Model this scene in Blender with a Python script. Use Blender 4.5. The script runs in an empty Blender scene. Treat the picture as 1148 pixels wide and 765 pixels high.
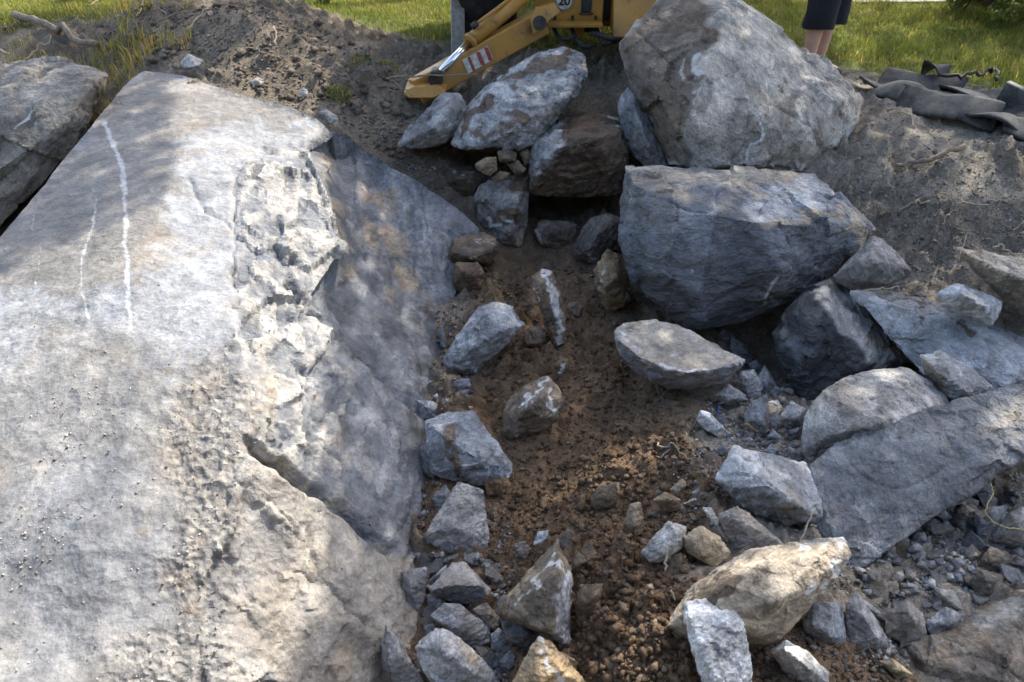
import bpy, bmesh, math, random
import numpy as np
from mathutils import Vector, Matrix
from mathutils.geometry import delaunay_2d_cdt

random.seed(7)
RNG = np.random.default_rng(11)
scn = bpy.context.scene
COL = scn.collection

# ------------------------------------------------------------------ camera
PITCH = math.radians(35.0)
CAM = np.array([0.0, 0.0, 1.75])
FPX, CX, CY = 893.0, 574.0, 382.5           # photograph 1148 x 765
FWD = np.array([0, math.cos(PITCH), -math.sin(PITCH)])
UP = np.array([0, math.sin(PITCH), math.cos(PITCH)])
RIGHT = np.array([1.0, 0, 0])
cd = bpy.data.cameras.new('camera')
cam = bpy.data.objects.new('camera', cd)
COL.objects.link(cam)
cam.location = CAM
cam.rotation_euler = (math.radians(90) - PITCH, 0, 0)
cd.sensor_width = 36.0
cd.lens = 36.0 * FPX / 1148.0
cd.clip_end = 400
cd.clip_start = 0.05
cd.dof.use_dof = True
cd.dof.focus_distance = 3.9
cd.dof.aperture_fstop = 5.0
scn.camera = cam

# ------------------------------------------------------------------ sky and sun
SUN_AZ, SUN_EL = math.radians(38), math.radians(47)
SUN = np.array([math.sin(SUN_AZ) * math.cos(SUN_EL), math.cos(SUN_AZ) * math.cos(SUN_EL), math.sin(SUN_EL)])
w = bpy.data.worlds.new('World')
scn.world = w
w.use_nodes = True
nt = w.node_tree
nt.nodes.clear()
sky = nt.nodes.new('ShaderNodeTexSky')
sky.sky_type = 'NISHITA'
sky.sun_disc = False
sky.sun_elevation = SUN_EL
sky.sun_rotation = SUN_AZ
sky.air_density = 1.0
sky.dust_density = 3.0
sky.ozone_density = 0.6
bg = nt.nodes.new('ShaderNodeBackground')
bg.inputs['Strength'].default_value = 0.15
wo = nt.nodes.new('ShaderNodeOutputWorld')
nt.links.new(sky.outputs[0], bg.inputs[0])
nt.links.new(bg.outputs[0], wo.inputs[0])
sl = bpy.data.lights.new('sun', 'SUN')
sl.energy = 2.2
sl.angle = math.radians(0.6)
sl.color = (1.0, 0.95, 0.86)
so = bpy.data.objects.new('sun', sl)
COL.objects.link(so)
so.location = (6, 8, 12)
so.rotation_euler = Vector(-SUN).to_track_quat('-Z', 'Y').to_euler()
scn.view_settings.view_transform = 'Standard'
scn.view_settings.look = 'None'
scn.view_settings.gamma = 1
scn.view_settings.use_curve_mapping = False
scn.view_settings.exposure = 1.92

# ------------------------------------------------------------------ pixel <-> world
def ray(px, py):
    px = np.asarray(px, float); py = np.asarray(py, float)
    return FWD + ((px - CX) / FPX)[..., None] * RIGHT + ((CY - py) / FPX)[..., None] * UP

def P(px, py, zd):
    return CAM + np.asarray(zd, float)[..., None] * ray(px, py)

def zd_of(px, py, z):
    r = ray(px, py)
    return (z - CAM[2]) / r[..., 2]

def to_px(p):
    d = p - CAM
    zd = np.maximum(d @ FWD, 0.05)
    return CX + FPX * (d @ RIGHT) / zd, CY - FPX * (d @ UP) / zd, zd

# ------------------------------------------------------------------ numpy noise
def _h(ix, iy, iz, seed):
    h = (ix.astype(np.int64) * 374761393 + iy.astype(np.int64) * 668265263 + iz.astype(np.int64) * 2147483647 + seed * 974634777) & 0xFFFFFFFF
    h = ((h ^ (h >> 13)) * 1274126177) & 0xFFFFFFFF
    h = ((h ^ (h >> 16)) * 2246822519) & 0xFFFFFFFF
    return h ^ (h >> 13)

_G = np.array([[1,1,0],[-1,1,0],[1,-1,0],[-1,-1,0],[1,0,1],[-1,0,1],[1,0,-1],[-1,0,-1],[0,1,1],[0,-1,1],[0,1,-1],[0,-1,-1]], float)

def noise(p, seed=0):
    i = np.floor(p)
    f = p - i
    i = i.astype(np.int64)
    u = f * f * f * (f * (f * 6 - 15) + 10)
    out = np.zeros(len(p))
    for a in (0, 1):
        wx = u[:, 0] if a else 1 - u[:, 0]
        for b in (0, 1):
            wy = u[:, 1] if b else 1 - u[:, 1]
            for c in (0, 1):
                wz = u[:, 2] if c else 1 - u[:, 2]
                g = _G[_h(i[:, 0] + a, i[:, 1] + b, i[:, 2] + c, seed) % 12]
                out += wx * wy * wz * (g[:, 0] * (f[:, 0] - a) + g[:, 1] * (f[:, 1] - b) + g[:, 2] * (f[:, 2] - c))
    return out

def fbm(p, oct=4, seed=0, gain=0.5, ridge=False):
    o = np.zeros(len(p)); a = 1.0; s = 1.0
    for k in range(oct):
        n = noise(p * s, seed + k * 17)
        if ridge: n = np.abs(n) * 2 - 0.4
        o += a * n
        a *= gain; s *= 2.03
    return o

def facets(p, seed=0):
    """piecewise tilted planes on cells: the chipped look of blasted rock"""
    i = np.floor(p).astype(np.int64)
    best = np.full(len(p), 1e9); val = np.zeros(len(p))
    for a in (-1, 0, 1):
        for b in (-1, 0, 1):
            for c in (-1, 0, 1):
                cx, cy, cz = i[:, 0] + a, i[:, 1] + b, i[:, 2] + c
                h = _h(cx, cy, cz, seed)
                h2 = _h(cx, cy, cz, seed + 5)
                ox = (h & 1023) / 1023.; oy = ((h >> 10) & 1023) / 1023.; oz = ((h >> 20) & 1023) / 1023.
                dx = p[:, 0] - cx - ox; dy = p[:, 1] - cy - oy; dz = p[:, 2] - cz - oz
                d = dx * dx + dy * dy + dz * dz
                m = d < best
                best = np.where(m, d, best)
                gx = (h2 & 1023) / 511.5 - 1; gy = ((h2 >> 10) & 1023) / 511.5 - 1; gz = ((h2 >> 20) & 1023) / 511.5 - 1
                val = np.where(m, gx * dx + gy * dy + gz * dz + 0.35 * (((h2 >> 5) & 255) / 127.5 - 1), val)
    return val

def in_poly(x, y, poly):
    r = np.zeros(len(x), bool)
    n = len(poly)
    j = n - 1
    for i in range(n):
        xi, yi = poly[i][:2]; xj, yj = poly[j][:2]
        if yi != yj:
            c = ((yi > y) != (yj > y)) & (x < (xj - xi) * (y - yi) / (yj - yi) + xi)
            r ^= c
        j = i
    return r

def d_line(x, y, line, closed=False):
    best = np.full(len(x), 1e9)
    pts = list(line) + ([line[0]] if closed else [])
    for (ax, ay), (bx, by) in zip([q[:2] for q in pts[:-1]], [q[:2] for q in pts[1:]]):
        vx, vy = bx - ax, by - ay
        L = vx * vx + vy * vy + 1e-9
        t = np.clip(((x - ax) * vx + (y - ay) * vy) / L, 0, 1)
        best = np.minimum(best, np.hypot(x - ax - t * vx, y - ay - t * vy))
    return best

def sstep(a, b, x):
    t = np.clip((x - a) / (b - a), 0, 1)
    return t * t * (3 - 2 * t)

# ------------------------------------------------------------------ scene helpers
def tag(o, label=None, cat=None, group=None, kind=None):
    if label: o['label'] = label
    if cat: o['category'] = cat
    if group: o['group'] = group
    if kind: o['kind'] = kind
    return o

def link(name, me, mat=None, parent=None):
    o = bpy.data.objects.new(name, me)
    COL.objects.link(o)
    if mat is not None and me is not None:
        me.materials.clear(); me.materials.append(mat)
    if parent is not None: o.parent = parent
    return o

def empty(name, loc=(0, 0, 0)):
    o = bpy.data.objects.new(name, None)
    COL.objects.link(o)
    o.location = loc
    o.empty_display_size = 0.1
    return o

def np_mesh(name, V, F, smooth=True):
    """V (n,3); F (m,3) or (m,4) int"""
    me = bpy.data.meshes.new(name)
    V = np.asarray(V, np.float32); F = np.asarray(F, np.int32)
    k = F.shape[1]
    me.vertices.add(len(V)); me.vertices.foreach_set('co', V.ravel())
    me.loops.add(F.size); me.loops.foreach_set('vertex_index', F.ravel())
    me.polygons.add(len(F))
    me.polygons.foreach_set('loop_start', np.arange(0, F.size, k, dtype=np.int32))
    me.polygons.foreach_set('loop_total', np.full(len(F), k, np.int32))
    if smooth: me.polygons.foreach_set('use_smooth', np.ones(len(F), bool))
    me.update(calc_edges=True)
    me.validate()
    return me

def set_attr(me, name, arr):
    a = me.attributes.new(name, 'FLOAT_COLOR', 'POINT')
    a.data.foreach_set('color', np.asarray(arr, np.float32).ravel())

def vnormals(V, F):
    n = np.zeros_like(V)
    a, b, c = V[F[:, 0]], V[F[:, 1]], V[F[:, 2]]
    fn = np.cross(b - a, V[F[:, -1]] - a) if F.shape[1] == 3 else np.cross(c - a, V[F[:, 3]] - b)
    for k in range(F.shape[1]):
        np.add.at(n, F[:, k], fn)
    return n / (np.linalg.norm(n, axis=1)[:, None] + 1e-12)

# ------------------------------------------------------------------ materials
class NT:
    def __init__(s, name):
        s.m = bpy.data.materials.new(name); s.m.use_nodes = True
        s.t = s.m.node_tree; s.t.nodes.clear()
        s.out = s.n('ShaderNodeOutputMaterial'); s.b = s.n('ShaderNodeBsdfPrincipled')
        s.l(s.b.outputs[0], s.out.inputs[0])
    def n(s, ty, **kw):
        x = s.t.nodes.new(ty)
        for k, v in kw.items(): setattr(x, k, v)
        return x
    def l(s, a, b): s.t.links.new(a, b)
    def put(s, sock, v):
        if hasattr(v, 'is_output') or isinstance(v, bpy.types.NodeSocket): s.l(v, sock)
        elif isinstance(v, (tuple, list)) and len(v) == 3 and sock.type == 'RGBA': sock.default_value = (*v, 1)
        else: sock.default_value = v
    def coord(s, kind='Object'):
        return s.n('ShaderNodeTexCoord').outputs[kind]
    def noise(s, scale, detail=4, rough=0.55, vec=None, out=0, dist=0):
        x = s.n('ShaderNodeTexNoise'); x.inputs['Scale'].default_value = scale
        x.inputs['Detail'].default_value = detail; x.inputs['Roughness'].default_value = rough
        x.inputs['Distortion'].default_value = dist
        if vec is not None: s.l(vec, x.inputs['Vector'])
        return x.outputs[out]
    def ramp(s, v, a, b, ca=0.0, cb=1.0):
        x = s.n('ShaderNodeMapRange', interpolation_type='SMOOTHSTEP')
        s.put(x.inputs[0], v)
        x.inputs[1].default_value = a; x.inputs[2].default_value = b
        x.inputs[3].default_value = ca; x.inputs[4].default_value = cb
        return x.outputs[0]
    def math(s, op, a, b=0.0, c=None):
        x = s.n('ShaderNodeMath', operation=op)
        s.put(x.inputs[0], a); s.put(x.inputs[1], b)
        if c is not None: s.put(x.inputs[2], c)
        return x.outputs[0]
    def mix(s, f, a, b, blend='MIX'):
        x = s.n('ShaderNodeMix', data_type='RGBA', blend_type=blend)
        s.put(x.inputs[0], f); s.put(x.inputs[6], a); s.put(x.inputs[7], b)
        return x.outputs[2]
    def scale_col(s, c, f):
        x = s.n('ShaderNodeVectorMath', operation='SCALE')
        s.put(x.inputs[0], c); s.put(x.inputs['Scale'], f)
        return x.outputs[0]
    def bump(s, h, strength=0.5, dist=0.01, prev=None):
        x = s.n('ShaderNodeBump'); x.inputs['Strength'].default_value = strength
        x.inputs['Distance'].default_value = dist
        s.l(h, x.inputs['Height'])
        if prev is not None: s.l(prev, x.inputs['Normal'])
        return x.outputs[0]
    def attr(s, name):
        return s.n('ShaderNodeAttribute', attribute_name=name)

def make_rock_mat(name='fractured_gneiss', face=False):
    m = NT(name)
    co = m.coord('Object')
    tint = m.attr('tint').outputs[0]
    ma = m.attr('mask')
    sep = m.n('ShaderNodeSeparateColor'); m.l(ma.outputs[0], sep.inputs[0])
    soil, white, tan = sep.outputs[0], sep.outputs[1], sep.outputs[2]
    # foliation of the gneiss: every stone lies turned its own way
    oi = m.n('ShaderNodeObjectInfo')
    vr = m.n('ShaderNodeVectorRotate', rotation_type='AXIS_ANGLE'); m.l(co, vr.inputs['Vector'])
    vr.inputs['Axis'].default_value = (0.5, 0.6, 0.3); m.l(m.math('MULTIPLY', oi.outputs['Random'], 6.28), vr.inputs['Angle'])
    mp = m.n('ShaderNodeMapping'); m.l(vr.outputs[0], mp.inputs[0]); mp.inputs['Scale'].default_value = (1.0, 1.0, 1.0) if face else (1.0, 1.15, 1.8)
    fo = mp.outputs[0]
    big = m.noise(4, 5, 0.62, co)
    band = m.noise(7, 6, 0.7, fo, dist=0.4)
    mid = m.noise(26, 6, 0.7, fo)
    fine = m.noise(150, 3, 0.6, co)
    grain = m.noise(420, 2, 0.5, co)
    c = m.scale_col(tint, m.ramp(big, 0.28, 0.72, 0.84 if face else 0.66, 1.15 if face else 1.30))
    c = m.scale_col(c, m.ramp(band, 0.30, 0.70, 0.74, 1.24))
    c = m.scale_col(c, m.ramp(mid, 0.3, 0.7, 0.74, 1.25))
    c = m.scale_col(c, m.ramp(fine, 0.36, 0.64, 0.9 if face else 0.84, 1.1 if face else 1.16))
    c = m.mix(m.ramp(grain, 0.62, 0.74, 0, 0.3), c, m.scale_col(tint, 1.6))
    fl = m.noise(62, 4, 0.75, fo)
    c = m.mix(m.ramp(fl, 0.62, 0.68, 0, 0.5), c, m.scale_col(tint, 1.75))
    c = m.scale_col(c, m.ramp(fl, 0.42, 0.30, 1.0, 0.7 if face else 0.5))
    c = m.mix(1.0, c, (1.04, 1.0, 0.93), 'MULTIPLY')
    # warm / cool drift
    hue = m.noise(2.6, 4, 0.6, co)
    c = m.mix(m.ramp(hue, 0.52, 0.72, 0, 0.35 if face else 0.65), c, m.mix(1.0, c, (1.16, 0.98, 0.76), 'MULTIPLY'))
    # bruised white crush marks
    cr = m.noise(10, 7, 0.78, fo, dist=0.8)
    c = m.mix(m.ramp(cr, 0.61, 0.72, 0, 0.55), c, m.scale_col(tint, 1.75))
    # rust / tan weathered skin
    tn = m.noise(11, 7, 0.75, co)
    tmask = m.ramp(m.math('ADD', tan, m.math('MULTIPLY', m.math('SUBTRACT', tn, 0.5), 1.5)), 0.28, 0.85)
    tm = m.math('MULTIPLY', tmask, m.ramp(tan, 0.02, 0.25))
    tcol = m.mix(m.ramp(mid, 0.35, 0.65), (0.22, 0.15, 0.09), (0.38, 0.32, 0.235))
    c = m.mix(m.math('MULTIPLY', tm, 0.75), c, tcol)
    # white quartz / lime
    wn = m.noise(34, 6, 0.78, co)
    wm = m.ramp(m.math('ADD', white, m.math('MULTIPLY', m.math('SUBTRACT', wn, 0.5), 1.2)), 0.38, 0.85)
    wm = m.math('MULTIPLY', wm, m.ramp(white, 0.05, 0.3))
    c = m.mix(m.math('MULTIPLY', wm, 0.62 if face else 0.78), c, (0.56, 0.55, 0.53) if face else (0.60, 0.59, 0.565))
    # clinging soil
    sn = m.noise(13, 8, 0.78, co)
    sm = m.ramp(m.math('ADD', soil, m.math('MULTIPLY', m.math('SUBTRACT', sn, 0.5), 1.9)), 0.36, 0.70)
    sm = m.math('MULTIPLY', sm, m.ramp(soil, 0.02, 0.2))
    scol = m.mix(m.ramp(fine, 0.3, 0.7), (0.065, 0.042, 0.026), (0.14, 0.095, 0.06))
    c = m.mix(m.math('MULTIPLY', sm, 0.93), c, scol)
    m.l(c, m.b.inputs['Base Color'])
    m.put(m.b.inputs['Roughness'], m.ramp(mid, 0.3, 0.7, 0.55, 0.85))
    m.b.inputs['Specular IOR Level'].default_value = 0.4
    # chipped micro relief: angular cells, not rounded bumps
    ds = m.n('ShaderNodeVectorMath', operation='ADD'); m.l(fo, ds.inputs[0]); m.l(m.scale_col(m.noise(12, 3, 0.6, co, out=1), 0.06), ds.inputs[1])
    v1 = m.n('ShaderNodeTexVoronoi'); v1.inputs['Scale'].default_value = 13; m.l(ds.outputs[0], v1.inputs['Vector'])
    v2 = m.n('ShaderNodeTexVoronoi'); v2.inputs['Scale'].default_value = 42; m.l(ds.outputs[0], v2.inputs['Vector'])
    h = m.math('ADD', m.math('MULTIPLY', v1.outputs['Distance'], 1.1), m.math('MULTIPLY', v2.outputs['Distance'], 0.40))
    h = m.math('ADD', h, m.math('MULTIPLY', mid, 0.45))
    h = m.math('ADD', h, m.math('MULTIPLY', fine, 0.14))
    h = m.math('ADD', h, m.math('MULTIPLY', sm, 0.35))
    bn = m.n('ShaderNodeBump'); bn.inputs['Distance'].default_value = 0.017; m.l(h, bn.inputs['Height'])
    m.put(bn.inputs['Strength'], m.math('MULTIPLY', ma.outputs['Alpha'], 0.85)); m.l(bn.outputs[0], m.b.inputs['Normal'])
    return m.m
ROCK = make_rock_mat()
FACE = make_rock_mat('rock_face', True)

def make_soil_mat():
    m = NT('dug_soil')
    co = m.coord('Object')
    tint = m.attr('tint').outputs[0]
    a = m.noise(9, 6, 0.7, co); b = m.noise(60, 5, 0.7, co); f = m.noise(260, 3, 0.6, co)
    c = m.scale_col(tint, m.ramp(a, 0.3, 0.7, 0.72, 1.28))
    c = m.scale_col(c, m.ramp(b, 0.3, 0.7, 0.68, 1.3))
    c = m.scale_col(c, m.ramp(f, 0.35, 0.65, 0.75, 1.25))
    gr = m.n('ShaderNodeTexVoronoi'); gr.inputs['Scale'].default_value = 120; m.l(co, gr.inputs['Vector'])
    gm = m.math('MULTIPLY', m.ramp(gr.outputs['Distance'], 0.22, 0.12), m.ramp(m.noise(70, 2, 0.5, co), 0.56, 0.62))
    c = m.mix(m.math('MULTIPLY', gm, 0.6), c, (0.30, 0.28, 0.255))
    m.l(c, m.b.inputs['Base Color'])
    m.b.inputs['Roughness'].default_value = 0.95
    m.b.inputs['Specular IOR Level'].default_value = 0.15
    h = m.math('ADD', b, m.math('MULTIPLY', f, 0.4))
    h = m.math('ADD', h, m.math('MULTIPLY', gm, 0.3))
    m.l(m.bump(h, 0.9, 0.02), m.b.inputs['Normal'])
    return m.m
SOIL = make_soil_mat()

def simple(name, col, rough=0.6, var=0.25, scale=20, metal=0.0, bump=0.3, bd=0.004, spec=0.4, col2=None, trans=0.0):
    m = NT(name)
    co = m.coord('Object')
    n = m.noise(scale, 5, 0.65, co)
    if col2 is None: c = m.scale_col(col, m.ramp(n, 0.3, 0.7, 1 - var, 1 + var))
    else: c = m.mix(m.ramp(n, 0.42, 0.62), col, col2)
    m.put(m.b.inputs['Base Color'], c)
    m.b.inputs['Roughness'].default_value = rough
    m.b.inputs['Metallic'].default_value = metal
    m.b.inputs['Specular IOR Level'].default_value = spec
    if bump: m.l(m.bump(m.noise(scale * 4, 4, 0.6, co), bump, bd), m.b.inputs['Normal'])
    if trans:
        tr = m.n('ShaderNodeBsdfTranslucent'); m.put(tr.inputs[0], c)
        mx = m.n('ShaderNodeMixShader'); mx.inputs[0].default_value = trans
        m.l(m.b.outputs[0], mx.inputs[1]); m.l(tr.outputs[0], mx.inputs[2]); m.l(mx.outputs[0], m.out.inputs[0])
    return m.m

def make_leaf_mat(name, c1, c2, trans=0.4):
    m = NT(name)
    oi = m.attr('tint').outputs[0]
    c = m.mix(1.0, m.mix(m.ramp(m.noise(1.3, 3, 0.5, m.coord('Object')), 0.35, 0.65), c1, c2), oi, 'MULTIPLY')
    m.put(m.b.inputs['Base Color'], c)
    m.b.inputs['Roughness'].default_value = 0.55
    m.b.inputs['Specular IOR Level'].default_value = 0.25
    tr = m.n('ShaderNodeBsdfTranslucent'); m.put(tr.inputs[0], c)
    mx = m.n('ShaderNodeMixShader'); mx.inputs[0].default_value = trans
    m.l(m.b.outputs[0], mx.inputs[1]); m.l(tr.outputs[0], mx.inputs[2]); m.l(mx.outputs[0], m.out.inputs[0])
    return m.m
GRASS = make_leaf_mat('grass_blades', (0.17, 0.20, 0.03), (0.24, 0.24, 0.045), 0.45)
LEAF = make_leaf_mat('leaves', (0.09, 0.14, 0.025), (0.17, 0.18, 0.04), 0.4)
WOOD = simple('weathered_root', (0.20, 0.155, 0.11), 0.85, 0.35, 40, bump=0.6, bd=0.004)
PALEROOT = simple('pale_root', (0.42, 0.34, 0.23), 0.85, 0.3, 40, bump=0.4)

# ------------------------------------------------------------------ the ground
CTRL = [  # (px, py, height) read off the photograph
 (160,72,.12),(250,60,.19),(250,20,.33),(180,0,.42),(120,20,.28),(60,40,.20),(0,30,.22),(100,62,.12),(-150,20,.2),(330,14,.30),(300,85,.11),
 (290,30,.32),(345,110,.05),(400,45,.15),(380,85,.08),(450,78,.03),(400,120,-.02),(420,150,-.14),(450,180,-.26),(500,215,-.42),(545,240,-.55),
 (60,190,-.45),(20,240,-.6),(110,110,-.1),(-150,250,-.5),
 (480,100,0.0),(540,60,0),(620,55,0),(700,60,0),(560,150,-.25),(640,150,-.25),(600,232,-.66),(650,235,-.68),(690,210,-.5),(690,300,-.66),(760,150,-.15),
 (900,100,0),(1000,95,0),(1148,108,0),(1300,130,0),(960,150,-.04),(1050,150,-.02),(1148,172,-.05),(1000,200,-.13),(1100,205,-.12),(1148,222,-.17),
 (940,205,-.18),(1000,240,-.27),(1060,240,-.23),(1148,262,-.33),(1030,290,-.44),(1100,300,-.48),(1300,250,-.1),
 (950,325,-.56),(1000,345,-.60),(1100,390,-.60),(1160,430,-.58),(900,410,-.95),(865,395,-1.0),(880,440,-.92),(825,440,-.70),(760,445,-.70),(745,500,-.66),(800,525,-.64),
 (850,600,-.62),(950,600,-.66),(1050,600,-.68),(1160,600,-.64),(1000,660,-.67),(1160,680,-.66),(1000,770,-.66),(1160,770,-.70),(800,770,-.56),(700,770,-.58),
 (720,620,-.56),(700,690,-.50),(740,740,-.50),(660,640,-.66),(625,560,-.78),(575,545,-.82),(655,480,-.76),(600,400,-.78),(640,330,-.72),(565,330,-.73),(540,385,-.78),(530,450,-.82),
 (705,340,-.69),(700,400,-.68),(725,450,-.66),(590,600,-.84),(500,640,-.88),(560,700,-.86),(610,770,-.80),(480,770,-.92),(690,550,-.70),(520,290,-.66),
 (460,420,-1.0),(440,520,-1.0),(420,640,-1.05),(350,700,-1.1),(300,400,-.8),(200,300,-.6),(150,500,-1.0),(300,200,-.25),(100,700,-1.1),(420,300,-.85),(200,120,.0),(320,150,-.08),(420,215,-.38),
 (497,352,-.67),(492,420,-.73),(486,480,-.77),(484,560,-.81),(468,625,-.84),
 (1300,500,-.5),(1400,700,-.6),(-400,600,-1.0),
]
_c = np.array(CTRL, float)
_w = P(_c[:, 0], _c[:, 1], zd_of(_c[:, 0], _c[:, 1], _c[:, 2]))
_far = [(x, y, 0.0) for x in (-9, -5, -2, 1, 4, 7, 10) for y in (8.2, 10, 14)] + [(x, y, z) for x, z in ((-9, 0), (-6, 0), (6, 0), (9, 0)) for y in (-2, 1, 4, 6)] + [(x, -1.5, 0.1) for x in (-3, 0, 3)]
_w = np.vstack([_w, np.array(_far)])
def _ker(A, B): return np.sqrt(((A[:, None, :] - B[None]) ** 2).sum(-1) + 0.06)
_n = len(_w)
_A = np.zeros((_n + 3, _n + 3))
_A[:_n, :_n] = -_ker(_w[:, :2], _w[:, :2]) + 0.04 * np.eye(_n)
_A[:_n, _n] = 1; _A[:_n, _n + 1:] = _w[:, :2]; _A[_n:, :_n] = _A[:_n, _n:].T
_sol = np.linalg.solve(_A, np.concatenate([_w[:, 2], [0, 0, 0]]))
def height(xy):
    xy = np.atleast_2d(xy).astype(float)
    out = np.empty(len(xy))
    for s in range(0, len(xy), 20000):
        q = xy[s:s + 20000]
        out[s:s + 20000] = -_ker(q, _w[:, :2]) @ _sol[:_n] + _sol[_n] + q @ _sol[_n + 1:]
    r = np.maximum(np.maximum(np.abs(xy[:, 0]) - 7.5, xy[:, 1] - 9), -xy[:, 1] - 1)
    return out * (1 - sstep(0, 2.5, r))

GPX = np.arange(-60, 1261, 12.0); GPY = np.arange(-30, 871, 10.0)
def _bake():
    gx_, gy_ = np.meshgrid(GPX, GPY)
    r = ray(gx_.ravel(), gy_.ravel())
    n = len(r)
    res = np.full(n, 12.0); prev_d = np.full(n, 1.0); done = np.zeros(n, bool)
    ts = np.geomspace(1.2, 12, 110)
    for k, t in enumerate(ts):
        act = np.where(~done)[0]
        if not len(act): break
        p = CAM + t * r[act]
        d = p[:, 2] - height(p[:, :2])
        hit = d < 0
        h = act[hit]
        if k: res[h] = ts[k - 1] + (t - ts[k - 1]) * prev_d[h] / (prev_d[h] - d[hit] + 1e-9)
        done[h] = True
        prev_d[act] = d
    return res.reshape(gx_.shape)
GZD = _bake()
def ground_zd(px, py):
    fx = np.clip((np.asarray(px, float) - GPX[0]) / 12.0, 0, len(GPX) - 1.001); fy = np.clip((np.asarray(py, float) - GPY[0]) / 10.0, 0, len(GPY) - 1.001)
    ix = np.floor(fx).astype(int); iy = np.floor(fy).astype(int)
    u, v = fx - ix, fy - iy
    return GZD[iy, ix] * (1 - u) * (1 - v) + GZD[iy, ix + 1] * u * (1 - v) + GZD[iy + 1, ix] * (1 - u) * v + GZD[iy + 1, ix + 1] * u * v

def axis(segs):
    out = []
    for a, b, s in segs:
        out.append(np.arange(a, b - 1e-6, s))
    return np.concatenate(out + [[segs[-1][1]]])
gx = axis([(-90, -20, 10), (-20, -8, 1.0), (-8, -4.2, 0.15), (-4.2, -0.75, 0.022), (-0.75, 2.1, 0.0125), (2.1, 4.8, 0.02), (4.8, 8, 0.15), (8, 20, 1), (20, 90, 10)])
gy = axis([(-60, -8, 8), (-8, 0, 0.6), (0, 1.1, 0.06), (1.1, 4.0, 0.0125), (4.0, 7.0, 0.02), (7.0, 10, 0.1), (10, 20, 0.8), (20, 120, 10)])
X, Y = np.meshgrid(gx, gy)
xy = np.stack([X.ravel(), Y.ravel()], 1)
z0 = height(xy)

def lawn_edge(x):
    return np.interp(x, [-6, -3.2, -2.6, -1.6, -0.6, 1.5, 2.0, 2.6, 3.46, 4.5, 7], [6.2, 6.35, 6.75, 6.75, 6.5, 6.6, 6.25, 5.85, 5.36, 4.9, 4.0])

def ground_z(xy, zb=None, detail=True):
    zb = height(xy) if zb is None else zb
    p3 = np.column_stack([xy, zb])
    lawn = sstep(-0.15, 0.25, xy[:, 1] - lawn_edge(xy[:, 0]) + 0.15 * noise(p3 * 2.0, 3))
    near = 1 - sstep(7, 9, np.hypot(xy[:, 0], xy[:, 1]))
    a = near * (1 - 0.9 * lawn)
    n1 = fbm(p3 * 2.3, 3, 31) * 0.065
    n2 = fbm(p3 * 9, 4, 41, ridge=True) * 0.022
    clod = np.maximum(0, noise(p3 * 11, 50) - .1) * 0.095 + np.maximum(0, noise(p3 * 24, 51)) * 0.034 + np.maximum(0, noise(p3 * 47, 52)) * 0.016
    roughm = 0.5 + 0.9 * sstep(-0.2, 0.3, noise(p3 * 1.7, 61))
    fine = fbm(p3 * 60, 2, 71) * 0.006
    return zb + a * (n1 + roughm * (n2 + clod + fine)), lawn
z1, lawn = ground_z(xy, z0)
V = np.column_stack([xy, z1])
nx, ny = len(gx), len(gy)
idx = np.arange(nx * ny).reshape(ny, nx)
F = np.stack([idx[:-1, :-1], idx[:-1, 1:], idx[1:, 1:], idx[1:, :-1]], -1).reshape(-1, 4)
gme = np_mesh('ground', V, F)
gpx, gpy, gzd = to_px(V)
nz = fbm(np.column_stack([xy, z0]) * 3.1, 4, 91)
wet = sstep(-30, 45, 1.0 * np.where(in_poly(gpx, gpy, [(500,230),(700,225),(720,320),(760,400),(830,560),(770,640),(880,690),(960,700),(1030,790),(560,790),(430,780),(430,600),(520,400)]), 1, -1)
            * d_line(gpx, gpy, [(500,230),(700,225),(720,320),(760,400),(830,560),(770,640),(880,690),(960,700),(1030,790),(560,790),(430,780),(430,600),(520,400)], True) + nz * 40)
wet *= (gzd > 1.0)
dusty = np.array([0.32, 0.275, 0.215]); brown = np.array([0.185, 0.122, 0.073]); dark = np.array([0.13, 0.105, 0.08]); green = np.array([0.10, 0.115, 0.03])
k2 = sstep(-0.1, 0.35, fbm(np.column_stack([xy, z0]) * 1.4, 3, 95))[:, None]
tc = dusty * (1 - 0.45 * k2) + dark * 0.45 * k2
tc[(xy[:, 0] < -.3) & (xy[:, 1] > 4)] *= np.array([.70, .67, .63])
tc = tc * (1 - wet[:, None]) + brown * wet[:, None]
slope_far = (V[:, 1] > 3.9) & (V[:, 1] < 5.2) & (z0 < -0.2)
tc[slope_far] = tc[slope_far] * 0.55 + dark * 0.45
tc = tc * (1 - lawn[:, None]) + green * lawn[:, None]
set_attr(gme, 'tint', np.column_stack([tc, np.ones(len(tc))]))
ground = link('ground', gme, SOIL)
tag(ground, 'brown dug soil of the trench with grey dusty banks and mound', kind='structure')

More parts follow.
